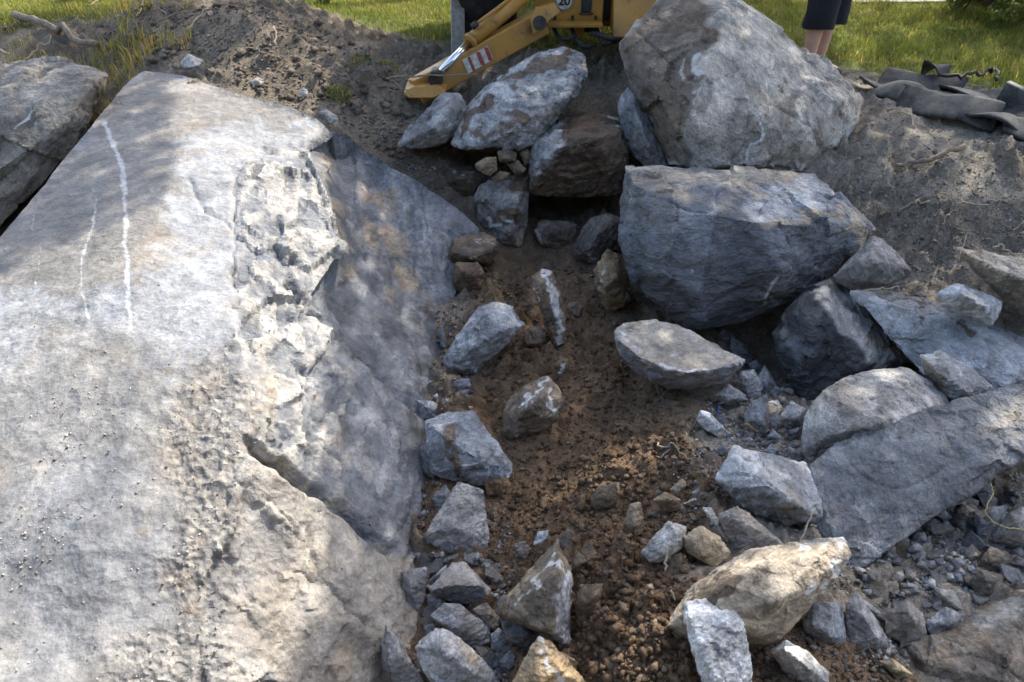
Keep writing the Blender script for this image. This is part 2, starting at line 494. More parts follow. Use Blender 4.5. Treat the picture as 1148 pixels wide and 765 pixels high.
# ------------------------------------------------------------------ the rock outcrop on the left
OUT_OUTLINE = [(160,78),(205,84),(260,103),(320,119),(350,131),(377,150),(402,163),(432,184),(470,203),(512,233),(537,258),(524,292),(510,330),(500,352),(498,400),(502,450),
               (494,500),(494,560),(482,600),(472,640),(480,700),(472,730),(440,770),(440,900),(-320,900),(-320,690),(-150,430),(0,265),(50,208),(100,143),(140,95)]
OUT_PTS = {  # px, py -> height
 (160,78):.15,(205,84):.14,(260,103):.10,(320,119):.06,(350,131):.03,(377,150):-.02,(402,163):-.14,(432,184):-.18,(470,203):-.26,(512,233):-.38,(537,258):-.50,(524,292):-.62,
 (510,330):-.72,(500,352):-.78,(498,400):-.82,(502,450):-.86,(494,500):-.90,(494,560):-.92,(482,600):-.93,(472,640):-.94,(480,700):-.96,(472,730):-.98,(440,770):-1.0,(440,900):-1.1,
 (-320,900):-.5,(-320,690):-.32,(-150,430):-.18,(0,265):-.08,(50,208):-.02,(100,143):.06,(140,95):.13,
 (210,150):.10,(300,140):.045,(345,165):.0,(262,205):.03,(330,250):-.06,(365,205):-.045,(388,275):-.18,(384,168):-.17,(396,228):-.28,(405,285):-.38,(414,335):-.46,(432,225):-.36,(459,316):-.62,(480,270):-.47,
 (263,330):-.055,(270,400):-.095,(298,470):-.16,(150,300):.0,(150,450):-.12,(0,420):-.14,(350,335):-.20,(398,388):-.42,(440,340):-.56,(468,395):-.69,(470,462):-.74,
 (430,400):-.54,(340,430):-.27,(395,470):-.46,(440,520):-.66,(478,530):-.82,(285,500):-.18,(375,565):-.49,(440,622):-.78,(330,530):-.32,
 (240,600):-.28,(330,610):-.45,(400,660):-.66,(455,680):-.86,(380,700):-.66,(300,700):-.50,(225,690):-.40,(250,770):-.52,(395,770):-.84,(330,770):-.66,
 (0,620):-.28,(120,620):-.27,(100,770):-.42,(0,770):-.38,(230,900):-.62,(0,900):-.48,(400,900):-.95,(-160,765):-.34,
}
OUT_BREAK = [[(262,205),(263,330),(270,400),(298,470),(285,500),(240,600),(225,690)],[(345,165),(365,205),(388,275),(350,335),(398,388),(470,462)],
             [(402,163),(432,225),(459,316),(500,352)],[(377,150),(345,165)],[(285,500),(330,530),(375,565),(440,622)],[(400,660),(380,700),(395,770)]]
_k = list(OUT_PTS)
_idx = {q: i for i, q in enumerate(_k)}
_ed = [(_idx[OUT_OUTLINE[i]], _idx[OUT_OUTLINE[(i + 1) % len(OUT_OUTLINE)]]) for i in range(len(OUT_OUTLINE))]
for ln in OUT_BREAK: _ed += [(_idx[a], _idx[b]) for a, b in zip(ln[:-1], ln[1:])]
_r = delaunay_2d_cdt([Vector(q) for q in _k], _ed, [], 0, 1e-4)
_vv = np.array([[v.x, v.y] for v in _r[0]])
_vz = np.array([OUT_PTS[_k[o[0]]] if o and o[0] < len(_k) else -.5 for o in _r[3]])
_vd = 1.0 / zd_of(_vv[:, 0], _vv[:, 1], _vz)
ST = 2.1
ox = np.arange(-322, 542, ST); oy = np.arange(74, 903, ST)
OX, OY = np.meshgrid(ox, oy)
inv = np.full(OX.shape, np.nan)
for f in _r[2]:
    a, b, c = f[:3]
    (x1, y1), (x2, y2), (x3, y3) = _vv[a], _vv[b], _vv[c]
    det = (y2 - y3) * (x1 - x3) + (x3 - x2) * (y1 - y3)
    if abs(det) < 1e-6: continue
    l1 = ((y2 - y3) * (OX - x3) + (x3 - x2) * (OY - y3)) / det
    l2 = ((y3 - y1) * (OX - x3) + (x1 - x3) * (OY - y3)) / det
    l3 = 1 - l1 - l2
    mk = (l1 >= -1e-6) & (l2 >= -1e-6) & (l3 >= -1e-6)
    inv[mk] = (l1 * _vd[a] + l2 * _vd[b] + l3 * _vd[c])[mk]
inside = in_poly(OX.ravel(), OY.ravel(), OUT_OUTLINE).reshape(OX.shape) & ~np.isnan(inv)
fillv = np.where(inside, inv, 0); wgt = inside.astype(float)
sm, sw = fillv.copy(), wgt.copy()
for _ in range(2):
    for ax in (0, 1):
        sm = (np.roll(sm, 1, ax) + 2 * sm + np.roll(sm, -1, ax)) / 4
        sw = (np.roll(sw, 1, ax) + 2 * sw + np.roll(sw, -1, ax)) / 4
inv = np.where(inside, sm / np.maximum(sw, 1e-6), 1)
vid = np.full(OX.shape, -1); vid[inside] = np.arange(inside.sum())
quad = inside[:-1, :-1] & inside[1:, :-1] & inside[1:, 1:] & inside[:-1, 1:]
F = np.stack([vid[:-1, :-1][quad], vid[1:, :-1][quad], vid[1:, 1:][quad], vid[:-1, 1:][quad]], -1)
qx, qy, qd = OX[inside].copy(), OY[inside].copy(), 1 / inv[inside]
used = np.zeros(len(qx), bool); used[F.ravel()] = True
re = np.cumsum(used) - 1
F = re[F]; qx, qy, qd = qx[used], qy[used], qd[used]
gi = np.flatnonzero(inside)[used]
ec = {}
for q in F:
    for i in range(4):
        e = (int(q[i]), int(q[(i + 1) % 4]))
        if (e[1], e[0]) in ec: del ec[(e[1], e[0])]
        else: ec[e] = 1
bedges = np.array(list(ec.keys()))
bv = np.unique(bedges)
for i in bv:  # pull the stepped rim onto the true outline
    best = None
    for (ax, ay), (bx, by) in zip(OUT_OUTLINE, OUT_OUTLINE[1:] + OUT_OUTLINE[:1]):
        vx, vy = bx - ax, by - ay
        t = min(1, max(0, ((qx[i] - ax) * vx + (qy[i] - ay) * vy) / (vx * vx + vy * vy)))
        cx_, cy_ = ax + t * vx, ay + t * vy
        d = (qx[i] - cx_) ** 2 + (qy[i] - cy_) ** 2
        if best is None or d < best[0]: best = (d, cx_, cy_)
    if best[0] < 16: qx[i], qy[i] = best[1], best[2]
V = P(qx, qy, qd)
N = vnormals(V, F)
if N[:, 2].mean() < 0: N = -N; F = F[:, ::-1]; bedges = bedges[:, ::-1]
# zones of the rock face
wn1 = noise(V * 5, 5) * 26 + noise(V * 17, 15) * 12 + noise(V * 45, 16) * 6
wn2 = noise(V * 5, 6) * 26 + noise(V * 17, 17) * 12 + noise(V * 45, 18) * 6
wx = qx + wn1; wy = qy + wn2
def zone(poly, soft, hard=False):
    x_, y_ = (qx + 0.15 * wn1, qy + 0.15 * wn2) if hard else (wx, wy)
    return sstep(-soft, soft, np.where(in_poly(x_, y_, poly), 1, -1) * d_line(x_, y_, poly, True))
ridge_l = [(262,190),(263,330),(270,400),(298,470),(285,500),(240,600),(225,690),(250,900)]
B = zone(ridge_l + [(440,900),(480,620),(470,462),(398,388),(350,335),(392,280),(365,205),(345,160),(300,170)], 9)
C_ = zone([(345,160),(365,205),(392,280),(352,330),(398,388),(470,462),(540,500),(560,260),(470,180),(400,140),(377,138)], 4, True)
K = 0.8 * zone([(215,430),(262,380),(300,470),(285,520),(240,610),(225,690),(190,640),(200,560),(190,500)], 22) + 0.7 * zone([(110,800),(130,720),(190,690),(260,710),(260,800)], 24)
K = np.clip(K, 0, 1)
B = B * (1 - C_) * (1 - .6 * K)
Bs = zone([(398,384),(470,462),(510,480),(500,640),(440,628),(398,590),(388,520),(392,450),(380,400)], 7)
Ez = zone([(285,505),(375,566),(440,626),(480,650),(480,800),(380,800),(250,720),(250,600)], 10) * (1 - Bs)
Rf = (1 - .78 * Bs) * (1 - .60 * Ez)
smooth_amp = 0.003 + 0.004 * sstep(0.0, 0.4, noise(V * 3, 8))
d = smooth_amp * fbm(V * 14, 4, 11) + 0.014 * fbm(V * 2.3, 3, 12)
dirB = np.array([[.9, .2, -.3], [-.25, .95, .3], [.35, .1, .9]])
VB = V @ dirB.T
fB1 = facets(VB * np.array([9, 4.5, 9]), 21); fB2 = facets(VB * np.array([24, 13, 24]), 23)
patchy = sstep(-.35, .3, noise(V * 3.3, 19))
d += B * ((0.026 * fB1 + (0.008 + 0.010 * patchy) * fB2 + 0.005 * facets(V * 50, 22) + 0.030 * facets(VB * np.array([4, 2.2, 4]), 24)) * Rf * (1 - .8 * np.exp(-(d_line(qx, qy, [(280,500),(330,530),(375,562),(442,622)]) / 14) ** 2)))
sv = V * np.array([10, 3.0, 2.2])
fC = facets(V * np.array([9, 4, 3.]), 25)
d += C_ * (0.008 * fC + 0.004 * fbm(sv, 4, 26) + 0.004 * facets(V * np.array([22, 9, 7.]), 27) + 0.016 * facets(V * np.array([3.4, 1.4, 1.0]), 39)) - 0.055 * C_ * sstep(520, 380, qx)
d += K * (0.008 * facets(V * 34, 28) + 0.008 * noise(V * 70, 29) + 0.008 * facets(V * 16, 30))
def groove(line, wpx, dep):
    global d
    dl = d_line(qx + 2.5 * noise(V * 16, 33) * 2, qy + 2.5 * noise(V * 16, 34) * 2, line)
    d = d - dep * np.exp(-(dl / wpx) ** 2)
groove([(328,318),(350,338),(398,388),(436,428),(472,464)], 4.0, 0.055)
groove([(280,500),(300,515),(330,530),(350,545),(375,562),(405,588),(442,622)], 6.0, 0.075)
groove([(345,182),(360,215),(372,240),(388,275),(400,305)], 2.6, 0.04)
groove([(187,173),(205,152),(226,141),(254,134),(307,136),(330,133),(356,131)], 1.6, 0.012)
groove([(312,348),(330,352),(345,356)], 7, 0.035)
groove([(262,200),(264,330)], 1.8, 0.012)
groove([(345,595),(352,625),(360,650)], 3, 0.02)
groove([(440,455),(462,520),(468,580),(470,610)], 3.0, 0.03)
groove([(255,560),(250,600),(268,640)], 5, 0.02)
for ln in ([(392,170),(402,215),(412,262),(428,330)],[(415,185),(424,240),(446,300)],[(450,342),(462,372),(474,410),(480,448)],[(430,350),(446,385),(458,425)],[(470,215),(478,260),(492,310)],[(500,240),(505,280),(500,320)],
           [(420,425),(436,470),(452,520),(458,590)],[(398,400),(408,450),(418,520),(432,590)],[(300,560),(330,590),(352,640)],[(330,640),(370,660),(410,700)],[(210,200),(235,240),(262,255)]):
    groove(ln, 1.5, 0.016)
# one broken-out hollow low on the face
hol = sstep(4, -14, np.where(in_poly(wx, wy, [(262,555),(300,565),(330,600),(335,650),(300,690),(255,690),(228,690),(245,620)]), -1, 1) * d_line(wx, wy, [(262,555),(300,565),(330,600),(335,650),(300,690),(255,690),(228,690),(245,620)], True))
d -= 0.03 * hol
dg_ = np.zeros(OX.size); wg_ = np.zeros(OX.size)
dg_[gi] = d; wg_[gi] = 1
dg_ = dg_.reshape(OX.shape); wg_ = wg_.reshape(OX.shape)
for ax in (0, 1):   # take the saw-teeth off the broken steps
    dg_ = (np.roll(dg_, 1, ax) + 7 * dg_ + np.roll(dg_, -1, ax)) / 9
    wg_ = (np.roll(wg_, 1, ax) + 7 * wg_ + np.roll(wg_, -1, ax)) / 9
d = (dg_ / np.maximum(wg_, 1e-6)).ravel()[gi]
V = V + N * d[:, None]
# colour, stains and painted-in shade
n = len(V)
A_col = np.array([0.215, 0.222, 0.235])
dust = sstep(-0.2, 0.3, fbm(V * 1.3, 4, 35) + 0.2 * (qy > 330))
tint = A_col * (1 - 0.5 * dust[:, None]) + np.array([0.33, 0.315, 0.285]) * 0.5 * dust[:, None]
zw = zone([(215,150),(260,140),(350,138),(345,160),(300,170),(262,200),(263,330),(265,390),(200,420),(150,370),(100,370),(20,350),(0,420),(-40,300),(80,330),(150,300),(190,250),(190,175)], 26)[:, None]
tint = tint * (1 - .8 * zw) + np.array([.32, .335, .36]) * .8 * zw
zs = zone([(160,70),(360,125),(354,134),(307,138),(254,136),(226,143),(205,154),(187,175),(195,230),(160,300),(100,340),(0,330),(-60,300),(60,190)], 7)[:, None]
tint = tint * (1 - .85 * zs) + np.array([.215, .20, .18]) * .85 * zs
grit = sstep(.0, .5, fbm(V * 6, 5, 48, gain=.7))[:, None] * (1 - zs)
tint = tint * (1 - .25 * grit) + np.array([.18, .185, .195]) * .25 * grit
up_l = (sstep(360, 250, qy + 60 * noise(V * 4, 36)) * sstep(270, 215, qx + 40 * noise(V * 4, 37)))[:, None]
pass
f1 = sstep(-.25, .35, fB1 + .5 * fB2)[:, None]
Bt = np.array([0.13, 0.14, 0.158]) * (1 - f1) + np.array([0.295, 0.288, 0.275]) * f1  # recesses dark, proud chips bright: relief shadow and highlight put into the tint
fc1 = sstep(-.3, .4, fC + .6 * fbm(sv, 3, 38))[:, None]
Ct = np.array([0.14, 0.152, 0.175]) * (1 - fc1) + np.array([0.25, 0.26, 0.28]) * fc1  # steep flank tinted dark and bluish to carry its shade
Kt = np.array([0.17, 0.165, 0.16]) + sstep(-.1, .4, facets(V * 34, 28))[:, None] * np.array([.20, .18, .14])
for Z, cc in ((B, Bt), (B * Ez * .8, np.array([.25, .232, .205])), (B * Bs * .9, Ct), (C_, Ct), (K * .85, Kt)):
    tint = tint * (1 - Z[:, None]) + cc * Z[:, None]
C_col = np.array([.22, .23, .25])
zd_ = zone([(405,160),(470,195),(545,255),(512,345),(462,322),(434,222)], 6)[:, None]
stk = sstep(-.15, .35, fbm(V * np.array([26, 7, 4.]), 4, 57))[:, None] * C_[:, None]
tint = tint * (1 - .55 * zd_) + np.array([.29, .305, .33]) * .55 * zd_
tint = tint * (1 - .5 * stk) + np.array([.115, .12, .13]) * .5 * stk
tint = tint * (1 - .20 * (1 - B) * (1 - C_))[:, None] * (1 - .12 * C_)[:, None]
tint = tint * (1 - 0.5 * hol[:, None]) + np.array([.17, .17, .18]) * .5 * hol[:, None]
mask = np.zeros((n, 4)); mask[:, 3] = 1
mask[:, 2] = .42 * sstep(-.1, .45, fbm(V * 2.0, 4, 46)) * (1 - .6 * C_) * (1 - .6 * B)
mask[:, 0] = .16 * sstep(0, .4, fbm(V * 3.0, 4, 47))
def streak(ch, line, wpx, s=1.0, soft=1.0):
    jx = qx + 3 * noise(V * 20, 41 + ch); jy = qy
    m = s * (0.68 if ch == 2 else 0.80) * np.exp(-(d_line(jx, jy, line) / (wpx * (1.5 if ch == 2 else 1.0))) ** 2 * soft) * ((.95 + .25 * sstep(-.3, .3, noise(V * 5, 45))) if ch == 1 else (0.55 + 0.6 * sstep(-.3, .3, noise(V * 6, 44))))
    mask[:, ch] = np.maximum(mask[:, ch], m)
streak(1, [(117,138),(122,150),(130,168),(138,190),(141,230),(142,270),(143,340),(147,368)], 4.2, 0.95)
streak(1, [(108,222),(104,250),(96,275),(90,303),(93,335),(100,358)], 2.4, 0.85)
streak(1, [(46,271),(43,300),(37,342)], 1.8, 0.8)
streak(1, [(22,115),(17,145)], 2, 0.8)
streak(1, [(40,232),(36,258)], 2.2, 0.8)
streak(1, [(163,78),(148,92),(100,145),(52,207),(10,257)], 3.2, 0.55)
streak(1, [(425,190),(435,230),(428,260)], 5, 0.55)
streak(1, [(465,380),(462,430),(470,455)], 9, 0.62)
streak(1, [(440,480),(452,530)], 7, 0.5)
streak(1, [(500,262),(512,280)], 9, 0.7)
streak(1, [(440,210),(470,235),(490,275)], 12, 0.55)
streak(1, [(455,215),(480,240),(500,262)], 8, 0.45)
streak(1, [(268,360),(276,420),(285,445)], 6, 0.6)
streak(2, [(263,195),(262,260),(264,330),(274,400),(290,450)], 3.5, 0.75)
streak(2, [(372,175),(385,230),(398,300)], 8, 1.1)
streak(2, [(432,215),(442,260),(460,318)], 9, 1.35)
streak(2, [(410,200),(420,260),(440,330)], 6, 1.0)
streak(2, [(480,335),(500,345),(470,340)], 10, 0.7)
streak(2, [(290,395),(300,430),(308,465)], 9, 0.75)
streak(2, [(355,440),(375,480),(392,515)], 9, 0.75)
streak(2, [(285,500),(270,560),(280,590)], 14, 0.5)
streak(2, [(340,560),(370,620),(350,690)], 22, 0.42)
streak(2, [(378,640),(384,700),(388,770)], 14, 0.95)
streak(2, [(165,600),(185,650),(215,680)], 12, 0.8)
streak(2, [(195,480),(230,470),(260,480)], 18, 0.5)
streak(2, [(240,745),(300,735)], 14, 0.5)
streak(0, [(168,640),(190,668),(222,690)], 6, 0.55)
streak(0, [(402,165),(440,190),(470,206)], 5, 0.5)
streak(0, [(470,350),(500,360),(520,345)], 14, 0.55)
mask[:, 3] = np.clip(.6 + .45 * np.maximum(np.maximum(B * Rf, .8 * C_), np.maximum(K, .8 * Bs)), 0, 1)
bt = np.unique(bedges)
mp = {int(v): n + i for i, v in enumerate(bt)}
low = V[bt].copy(); low[:, 2] = -1.35
SF = np.array([[a, mp[int(a)], mp[int(b)], b] for a, b in bedges])
V2 = np.vstack([V, low]); F2 = np.vstack([F, SF[:, ::-1] * 1])
ome = np_mesh('rock_outcrop', V2, F2)
T2 = np.vstack([tint, np.tile(C_col, (len(low), 1))]); M2 = np.vstack([mask, np.tile([0.5, 0, 0, 1], (len(low), 1))])
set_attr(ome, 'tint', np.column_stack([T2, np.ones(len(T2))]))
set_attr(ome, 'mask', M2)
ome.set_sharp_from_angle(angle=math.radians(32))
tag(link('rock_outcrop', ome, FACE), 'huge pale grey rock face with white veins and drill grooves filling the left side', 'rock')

# ------------------------------------------------------------------ loose rocks
BL = (.265, .285, .315); GR = (.30, .295, .285); DK = (.165, .175, .195); TN = (.36, .31, .235); BR = (.15, .105, .066); WH = (.50, .50, .495); SL = (.215, .225, .24); GB = (.22, .20, .175)
TMP = link('temporary_hull', bpy.data.meshes.new('t'))
TMPM = TMP.modifiers.new('r', 'REMESH'); TMPM.mode = 'VOXEL'
ROCK_N = [0]
OUTLINES = [OUT_OUTLINE]
def hull_remesh(pts, vox):
    bm = bmesh.new()
    for p in pts: bm.verts.new(p)
    bmesh.ops.convex_hull(bm, input=bm.verts)
    bmesh.ops.delete(bm, geom=[v for v in bm.verts if not v.link_faces], context='VERTS')
    bmesh.ops.recalc_face_normals(bm, faces=bm.faces)
    pn = np.array([f.normal[:] for f in bm.faces if f.calc_area() > 1e-7]); pd = np.array([f.normal.dot(f.verts[0].co) for f in bm.faces if f.calc_area() > 1e-7])
    bm.to_mesh(TMP.data); bm.free()
    TMPM.voxel_size = vox
    TMP.data.update()
    dg = bpy.context.evaluated_depsgraph_get(); dg.update()
    return bpy.data.meshes.new_from_object(TMP.evaluated_get(dg)), pn, pd

def rock(name, label, out, ridges=(), D=None, dd=0.0, thick=None, tint=BL, rough=0.8, paint=(), vox=2.3, cat='stone', group=None, back=0.72, soil=0.0, tan=0.0, rnd=0.0, fs=1.0):
    """out: silhouette (px, py[, depth offset]); ridges: nearer corners inside it; depth from the ground under the lowest corner"""
    ROCK_N[0] += 1
    OUTLINES.append([q[:2] for q in out])
    sd = ROCK_N[0] * 13
    rs = random.Random(sd)
    lowp = max(out, key=lambda q: q[1])
    if D is None: D = ground_zd(lowp[0], min(lowp[1], 800)) + dd
    o = np.array([(q[0], q[1], q[2] if len(q) > 2 else 0.0) for q in out], float)
    c = o[:, :2].mean(0)
    ar = 0.5 * abs(np.dot(o[:, 0], np.roll(o[:, 1], 1)) - np.dot(o[:, 1], np.roll(o[:, 0], 1)))
    spx = math.sqrt(ar)
    size = spx * D / FPX
    if thick is None: thick = size * 0.65
    if not ridges:
        ridges = []
        for k in range(3):
            q = o[rs.randrange(len(o)), :2]
            t = rs.uniform(0.25, 0.6)
            ridges.append((*(c + (q - c) * t), -size * rs.uniform(0.2, 0.38)))
    pts = [P(x, y, D + dz) for x, y, dz in o] + [P(x, y, D + dz) for x, y, dz in ridges]
    bk = c + (o[:, :2] - c) * back
    pts += [P(x, y, D + dz + thick * rs.uniform(0.8, 1.1)) for (x, y), dz in zip(bk, o[:, 2])]
    v = max(vox, spx / 75) * D / FPX
    me, pn, pd = hull_remesh(pts, v)
    nV = len(me.vertices)
    V = np.empty(nV * 3, np.float32); me.vertices.foreach_get('co', V); V = V.reshape(-1, 3).astype(float)
    N = np.empty(nV * 3, np.float32); me.vertex_normals.foreach_get('vector', N); N = N.reshape(-1, 3).astype(float)
    # back onto the true fracture planes: crisp arrises instead of rounded ones
    for _ in range(2):
        q_ = V @ pn.T - pd
        k_ = q_.argmax(1)
        V = V - pn[k_] * q_[np.arange(nV), k_][:, None]
    N = N * .35 + pn[k_] * .65
    N /= np.linalg.norm(N, axis=1)[:, None]
    so_ = V + sd * 0.37
    fsz = fs * max(size, 0.09)
    dsp = rough * size * (0.018 * fbm(so_ / (0.45 * fsz), 3, sd) + 0.036 * facets(so_ / (0.46 * fsz), sd + 1) + 0.024 * facets(so_ / (0.17 * fsz), sd + 2) + 0.010 * fbm(so_ / (0.07 * fsz), 3, sd + 3))
    sdir = Vector((rs.gauss(0, .5), rs.gauss(0, .5), 1)).normalized()
    sp_ = (so_ @ np.array(sdir)) / (0.16 * fsz) + 1.2 * noise(so_ / (0.6 * fsz), sd + 8)
    dsp += rough * size * 0.020 * (np.abs((sp_ % 1.0) - .5) * 2 - .5) * sstep(-.1, .3, noise(so_ / (0.5 * fsz), sd + 9))
    cr_ = noise(so_ / (0.55 * fsz), sd + 10)
    dsp -= rough * size * 0.022 * np.exp(-(cr_ / 0.022) ** 2)
    V = V + N * dsp[:, None]
    px, py, zd = to_px(V)
    front = sstep(0.3, -0.1, ((V - CAM) / np.linalg.norm(V - CAM, axis=1)[:, None] * N).sum(1))
    T = np.tile(np.array(tint, float), (nV, 1))
    cellv = sstep(-0.3, 0.4, facets(so_ / (0.5 * fsz), sd + 1))
    T *= (0.78 + 0.36 * cellv)[:, None]
    T *= (0.9 + 0.2 * sstep(-.3, .3, facets(so_ / (0.17 * fsz), sd + 2)))[:, None]
    M = np.zeros((nV, 4)); M[:, 3] = 1
    M[:, 0] = np.maximum(soil, .34 * sstep(.05, .35, noise(so_ / (0.6 * size), sd + 11))); M[:, 2] = np.maximum(tan, .40 * sstep(.0, .35, noise(so_ / (0.7 * size), sd + 12)) * (rs.random() < .6))
    T = T * rs.uniform(.82, 1.12)
    jx = px + spx * 0.06 * noise(so_ / (0.18 * size), sd + 5) * 2; jy = py + spx * 0.06 * noise(so_ / (0.18 * size), sd + 6) * 2
    for it in paint:
        ch, kind, geo, a = it[:4]
        if kind == 'l':
            m = a * np.exp(-(d_line(jx, jy, geo) / it[4]) ** 2)
            if ch == 1: m = m * (.7 + .6 * sstep(-.3, .3, noise(so_ / (0.10 * size), sd + 13)))
        else:
            sgn = np.where(in_poly(jx, jy, geo), 1, -1)
            m = a * sstep(-2, it[4] if len(it) > 4 else 6, sgn * d_line(jx, jy, geo, True))
        if isinstance(ch, tuple):
            T = T * (1 - (m * front)[:, None]) + np.array(ch) * (m * front)[:, None]
        elif ch < 3: M[:, ch] = np.maximum(M[:, ch], m * front)
        else: M[:, 0] = M[:, 0] * (1 - m * front)
    me.vertices.foreach_set('co', V.astype(np.float32).ravel())
    me.polygons.foreach_set('use_smooth', np.ones(len(me.polygons), bool))
    # origin at the stone's own foot
    off = np.array([V[:, 0].mean(), V[:, 1].mean(), V[:, 2].min()])
    me.vertices.foreach_set('co', (V - off).astype(np.float32).ravel())
    set_attr(me, 'tint', np.column_stack([T, np.ones(nV)])); set_attr(me, 'mask', M)
    me.update()
    me.set_sharp_from_angle(angle=math.radians(38))
    ob = link(name, me, ROCK)
    ob.location = off
    return tag(ob, label, cat, group)

# --- the big boulders
rock('boulder', 'largest boulder, grey with a brown stained and darkened left side, upright in front of the lawn',
     [(698,52,.05),(713,26,.1),(745,-6,.2),(790,-22,.25),(822,-2,.1),(845,10,.1),(880,45,.08),(920,65,.08),(950,90,.05),(966,112,.02),(962,138,.0),(942,165,.0),(915,192,0),(870,194,-.1),(785,194,-.2),(760,190,-.05),(748,186,.0),(730,142,.02),(708,94,.03)],
     [(812,16,-.16),(797,70,-.34),(777,116,-.40),(784,150,-.38),(782,188,-.30),(905,150,-.26),(940,110,-.14),(850,185,-.26),(760,40,-.08),(880,75,-.15)], D=4.92, thick=0.95, tint=(.35,.325,.295), rough=0.62, cat='boulder',
     paint=[((.10,.08,.065),'p',[(690,50),(745,-10),(790,-22),(812,12),(797,70),(777,118),(784,150),(782,195),(740,195),(700,95)],.85,8),  # left facet: brown stain, darkened further to carry its shade
            (1,'l',[(838,110),(843,135),(849,165),(856,190)],.85,2.6),(1,'l',[(962,138),(945,160),(918,190)],.95,2.6),(1,'l',[(797,60),(790,80),(780,112)],.7,5),(2,'l',[(700,45),(760,25),(805,30)],.5,18),
            (0,'p',[(735,15),(800,5),(812,40),(770,55),(735,45)],.6,8),(1,'l',[(820,10),(850,25),(880,55)],.4,9),(2,'l',[(780,80),(786,112)],.6,7),(1,'l',[(770,75),(778,95)],.55,7)])
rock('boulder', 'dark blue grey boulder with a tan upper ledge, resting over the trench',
     [(700,186,.12),(730,184,.2),(800,190,.25),(860,194,.25),(915,191,.22),(940,215,.15),(965,240,.08),(981,258,.02),(966,272,0),(940,297,0),(905,327,0),(870,347,0),(835,362,0),(815,366,0),(790,371,0),(760,360,0),(730,338,0),(706,312,0),(697,272,0),(697,220,.05)],
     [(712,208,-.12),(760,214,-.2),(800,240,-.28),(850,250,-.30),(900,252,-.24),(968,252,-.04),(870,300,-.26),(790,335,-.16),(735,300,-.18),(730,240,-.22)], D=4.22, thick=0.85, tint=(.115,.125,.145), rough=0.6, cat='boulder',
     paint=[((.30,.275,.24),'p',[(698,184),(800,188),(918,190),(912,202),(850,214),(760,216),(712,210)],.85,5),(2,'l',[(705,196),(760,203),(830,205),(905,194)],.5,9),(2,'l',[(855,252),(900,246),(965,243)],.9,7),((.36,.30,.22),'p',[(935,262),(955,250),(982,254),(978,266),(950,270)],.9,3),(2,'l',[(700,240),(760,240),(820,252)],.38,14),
            (1,'l',[(860,340),(868,328),(878,316)],.85,3),(1,'p',[(700,187),(725,187),(722,205),(702,206)],.6,4),(1,'l',[(775,305),(782,300)],.6,5),((.34,.36,.40),'p',[(830,215),(912,195),(950,232),(900,250),(850,248)],.75,9),  # bluish pale patch at upper right is a painted highlight
            (2,'l',[(915,325),(945,297),(968,272)],.45,5),(1,'l',[(700,205),(698,265)],.5,3)])
rock('rock', 'dark shaded rock wedged below the largest boulder on its left',
     [(691,120),(704,96),(716,100),(736,142),(752,188),(748,196),(724,190),(703,168)], [(712,120,-.12),(728,165,-.14)], D=4.98, tint=DK, cat='rock', thick=.5)
rock('rock', 'broad slab with white and brown soil patches before the yellow digger leg',
     [(504,162,-.05),(521,119,.05),(540,101,.1),(580,72,.16),(606,60,.2),(632,54,.22),(655,62,.2),(661,83,.12),(646,110,.05),(622,136,0),(597,163,-.05),(560,169,-.08),(522,168,-.08)],
     [(546,108,-.10),(642,88,-.06),(585,140,-.22),(640,105,-.1),(560,155,-.18)], D=5.05, thick=0.55, tint=(.34,.36,.39), cat='rock', rough=.8, soil=.34,
     paint=[(0,'p',[(508,160),(524,118),(545,100),(562,108),(540,135),(520,160)],.9,8),(0,'p',[(560,85),(605,60),(640,56),(640,72),(590,90),(560,100)],.75,6),(0,'l',[(530,152),(560,145),(590,138)],.62,9),(0,'l',[(575,128),(590,140)],.7,9),
            (1,'p',[(575,95),(650,70),(655,95),(610,130),(580,165),(560,160),(600,120)],.52,8)])
rock('rock', 'plain grey wedge of rock at the foot of the digger leg',
     [(445,164),(455,145),(480,122),(497,104),(516,106),(527,126),(522,142),(500,160),(470,168)], [(487,142,-.14),(508,122,-.12),(465,152,-.06)], D=5.06, tint=SL, cat='rock', thick=.4)
rock('rock', 'dark brown overhanging rock above the black hollow',
     [(592,196,0),(597,154,.05),(628,134,.12),(668,126,.15),(691,134,.1),(702,146,.05),(709,167,0),(698,198,.05),(696,217,.12),(654,221,.1),(594,219,.1)],
     [(626,166,-.24),(660,158,-.28),(694,148,-.14),(640,200,-.05),(692,185,-.08)], D=5.0, thick=0.6, tint=(.10,.075,.055), cat='rock', rough=.9, soil=.3,
     paint=[((.32,.34,.37),'p',[(590,200),(596,150),(626,135),(640,152),(622,170),(602,200)],.9,6),(0,'p',[(622,140),(672,125),(692,138),(660,155),(630,160)],.85,6),(1,'l',[(690,130),(700,146)],.7,4),(1,'l',[(594,196),(606,196)],.6,4)])
rock('rock', 'narrow upright rock with white and brown bands left of the hollow',
     [(538,208),(546,203),(563,202),(581,195),(594,198),(591,226),(590,258),(583,278),(563,278),(554,263),(535,247),(533,221)], [(548,215,-.14),(580,222,-.16),(572,262,-.12)], dd=.02, tint=(.23,.215,.205), cat='rock', soil=.28,
     paint=[(1,'l',[(545,247),(560,252),(572,250)],.8,4),(0,'p',[(575,197),(594,199),(590,215),(572,213)],.8,4),(0,'l',[(550,240),(585,240)],.7,7),((.33,.34,.36),'p',[(540,210),(585,218),(588,236),(545,236)],.6,5)])
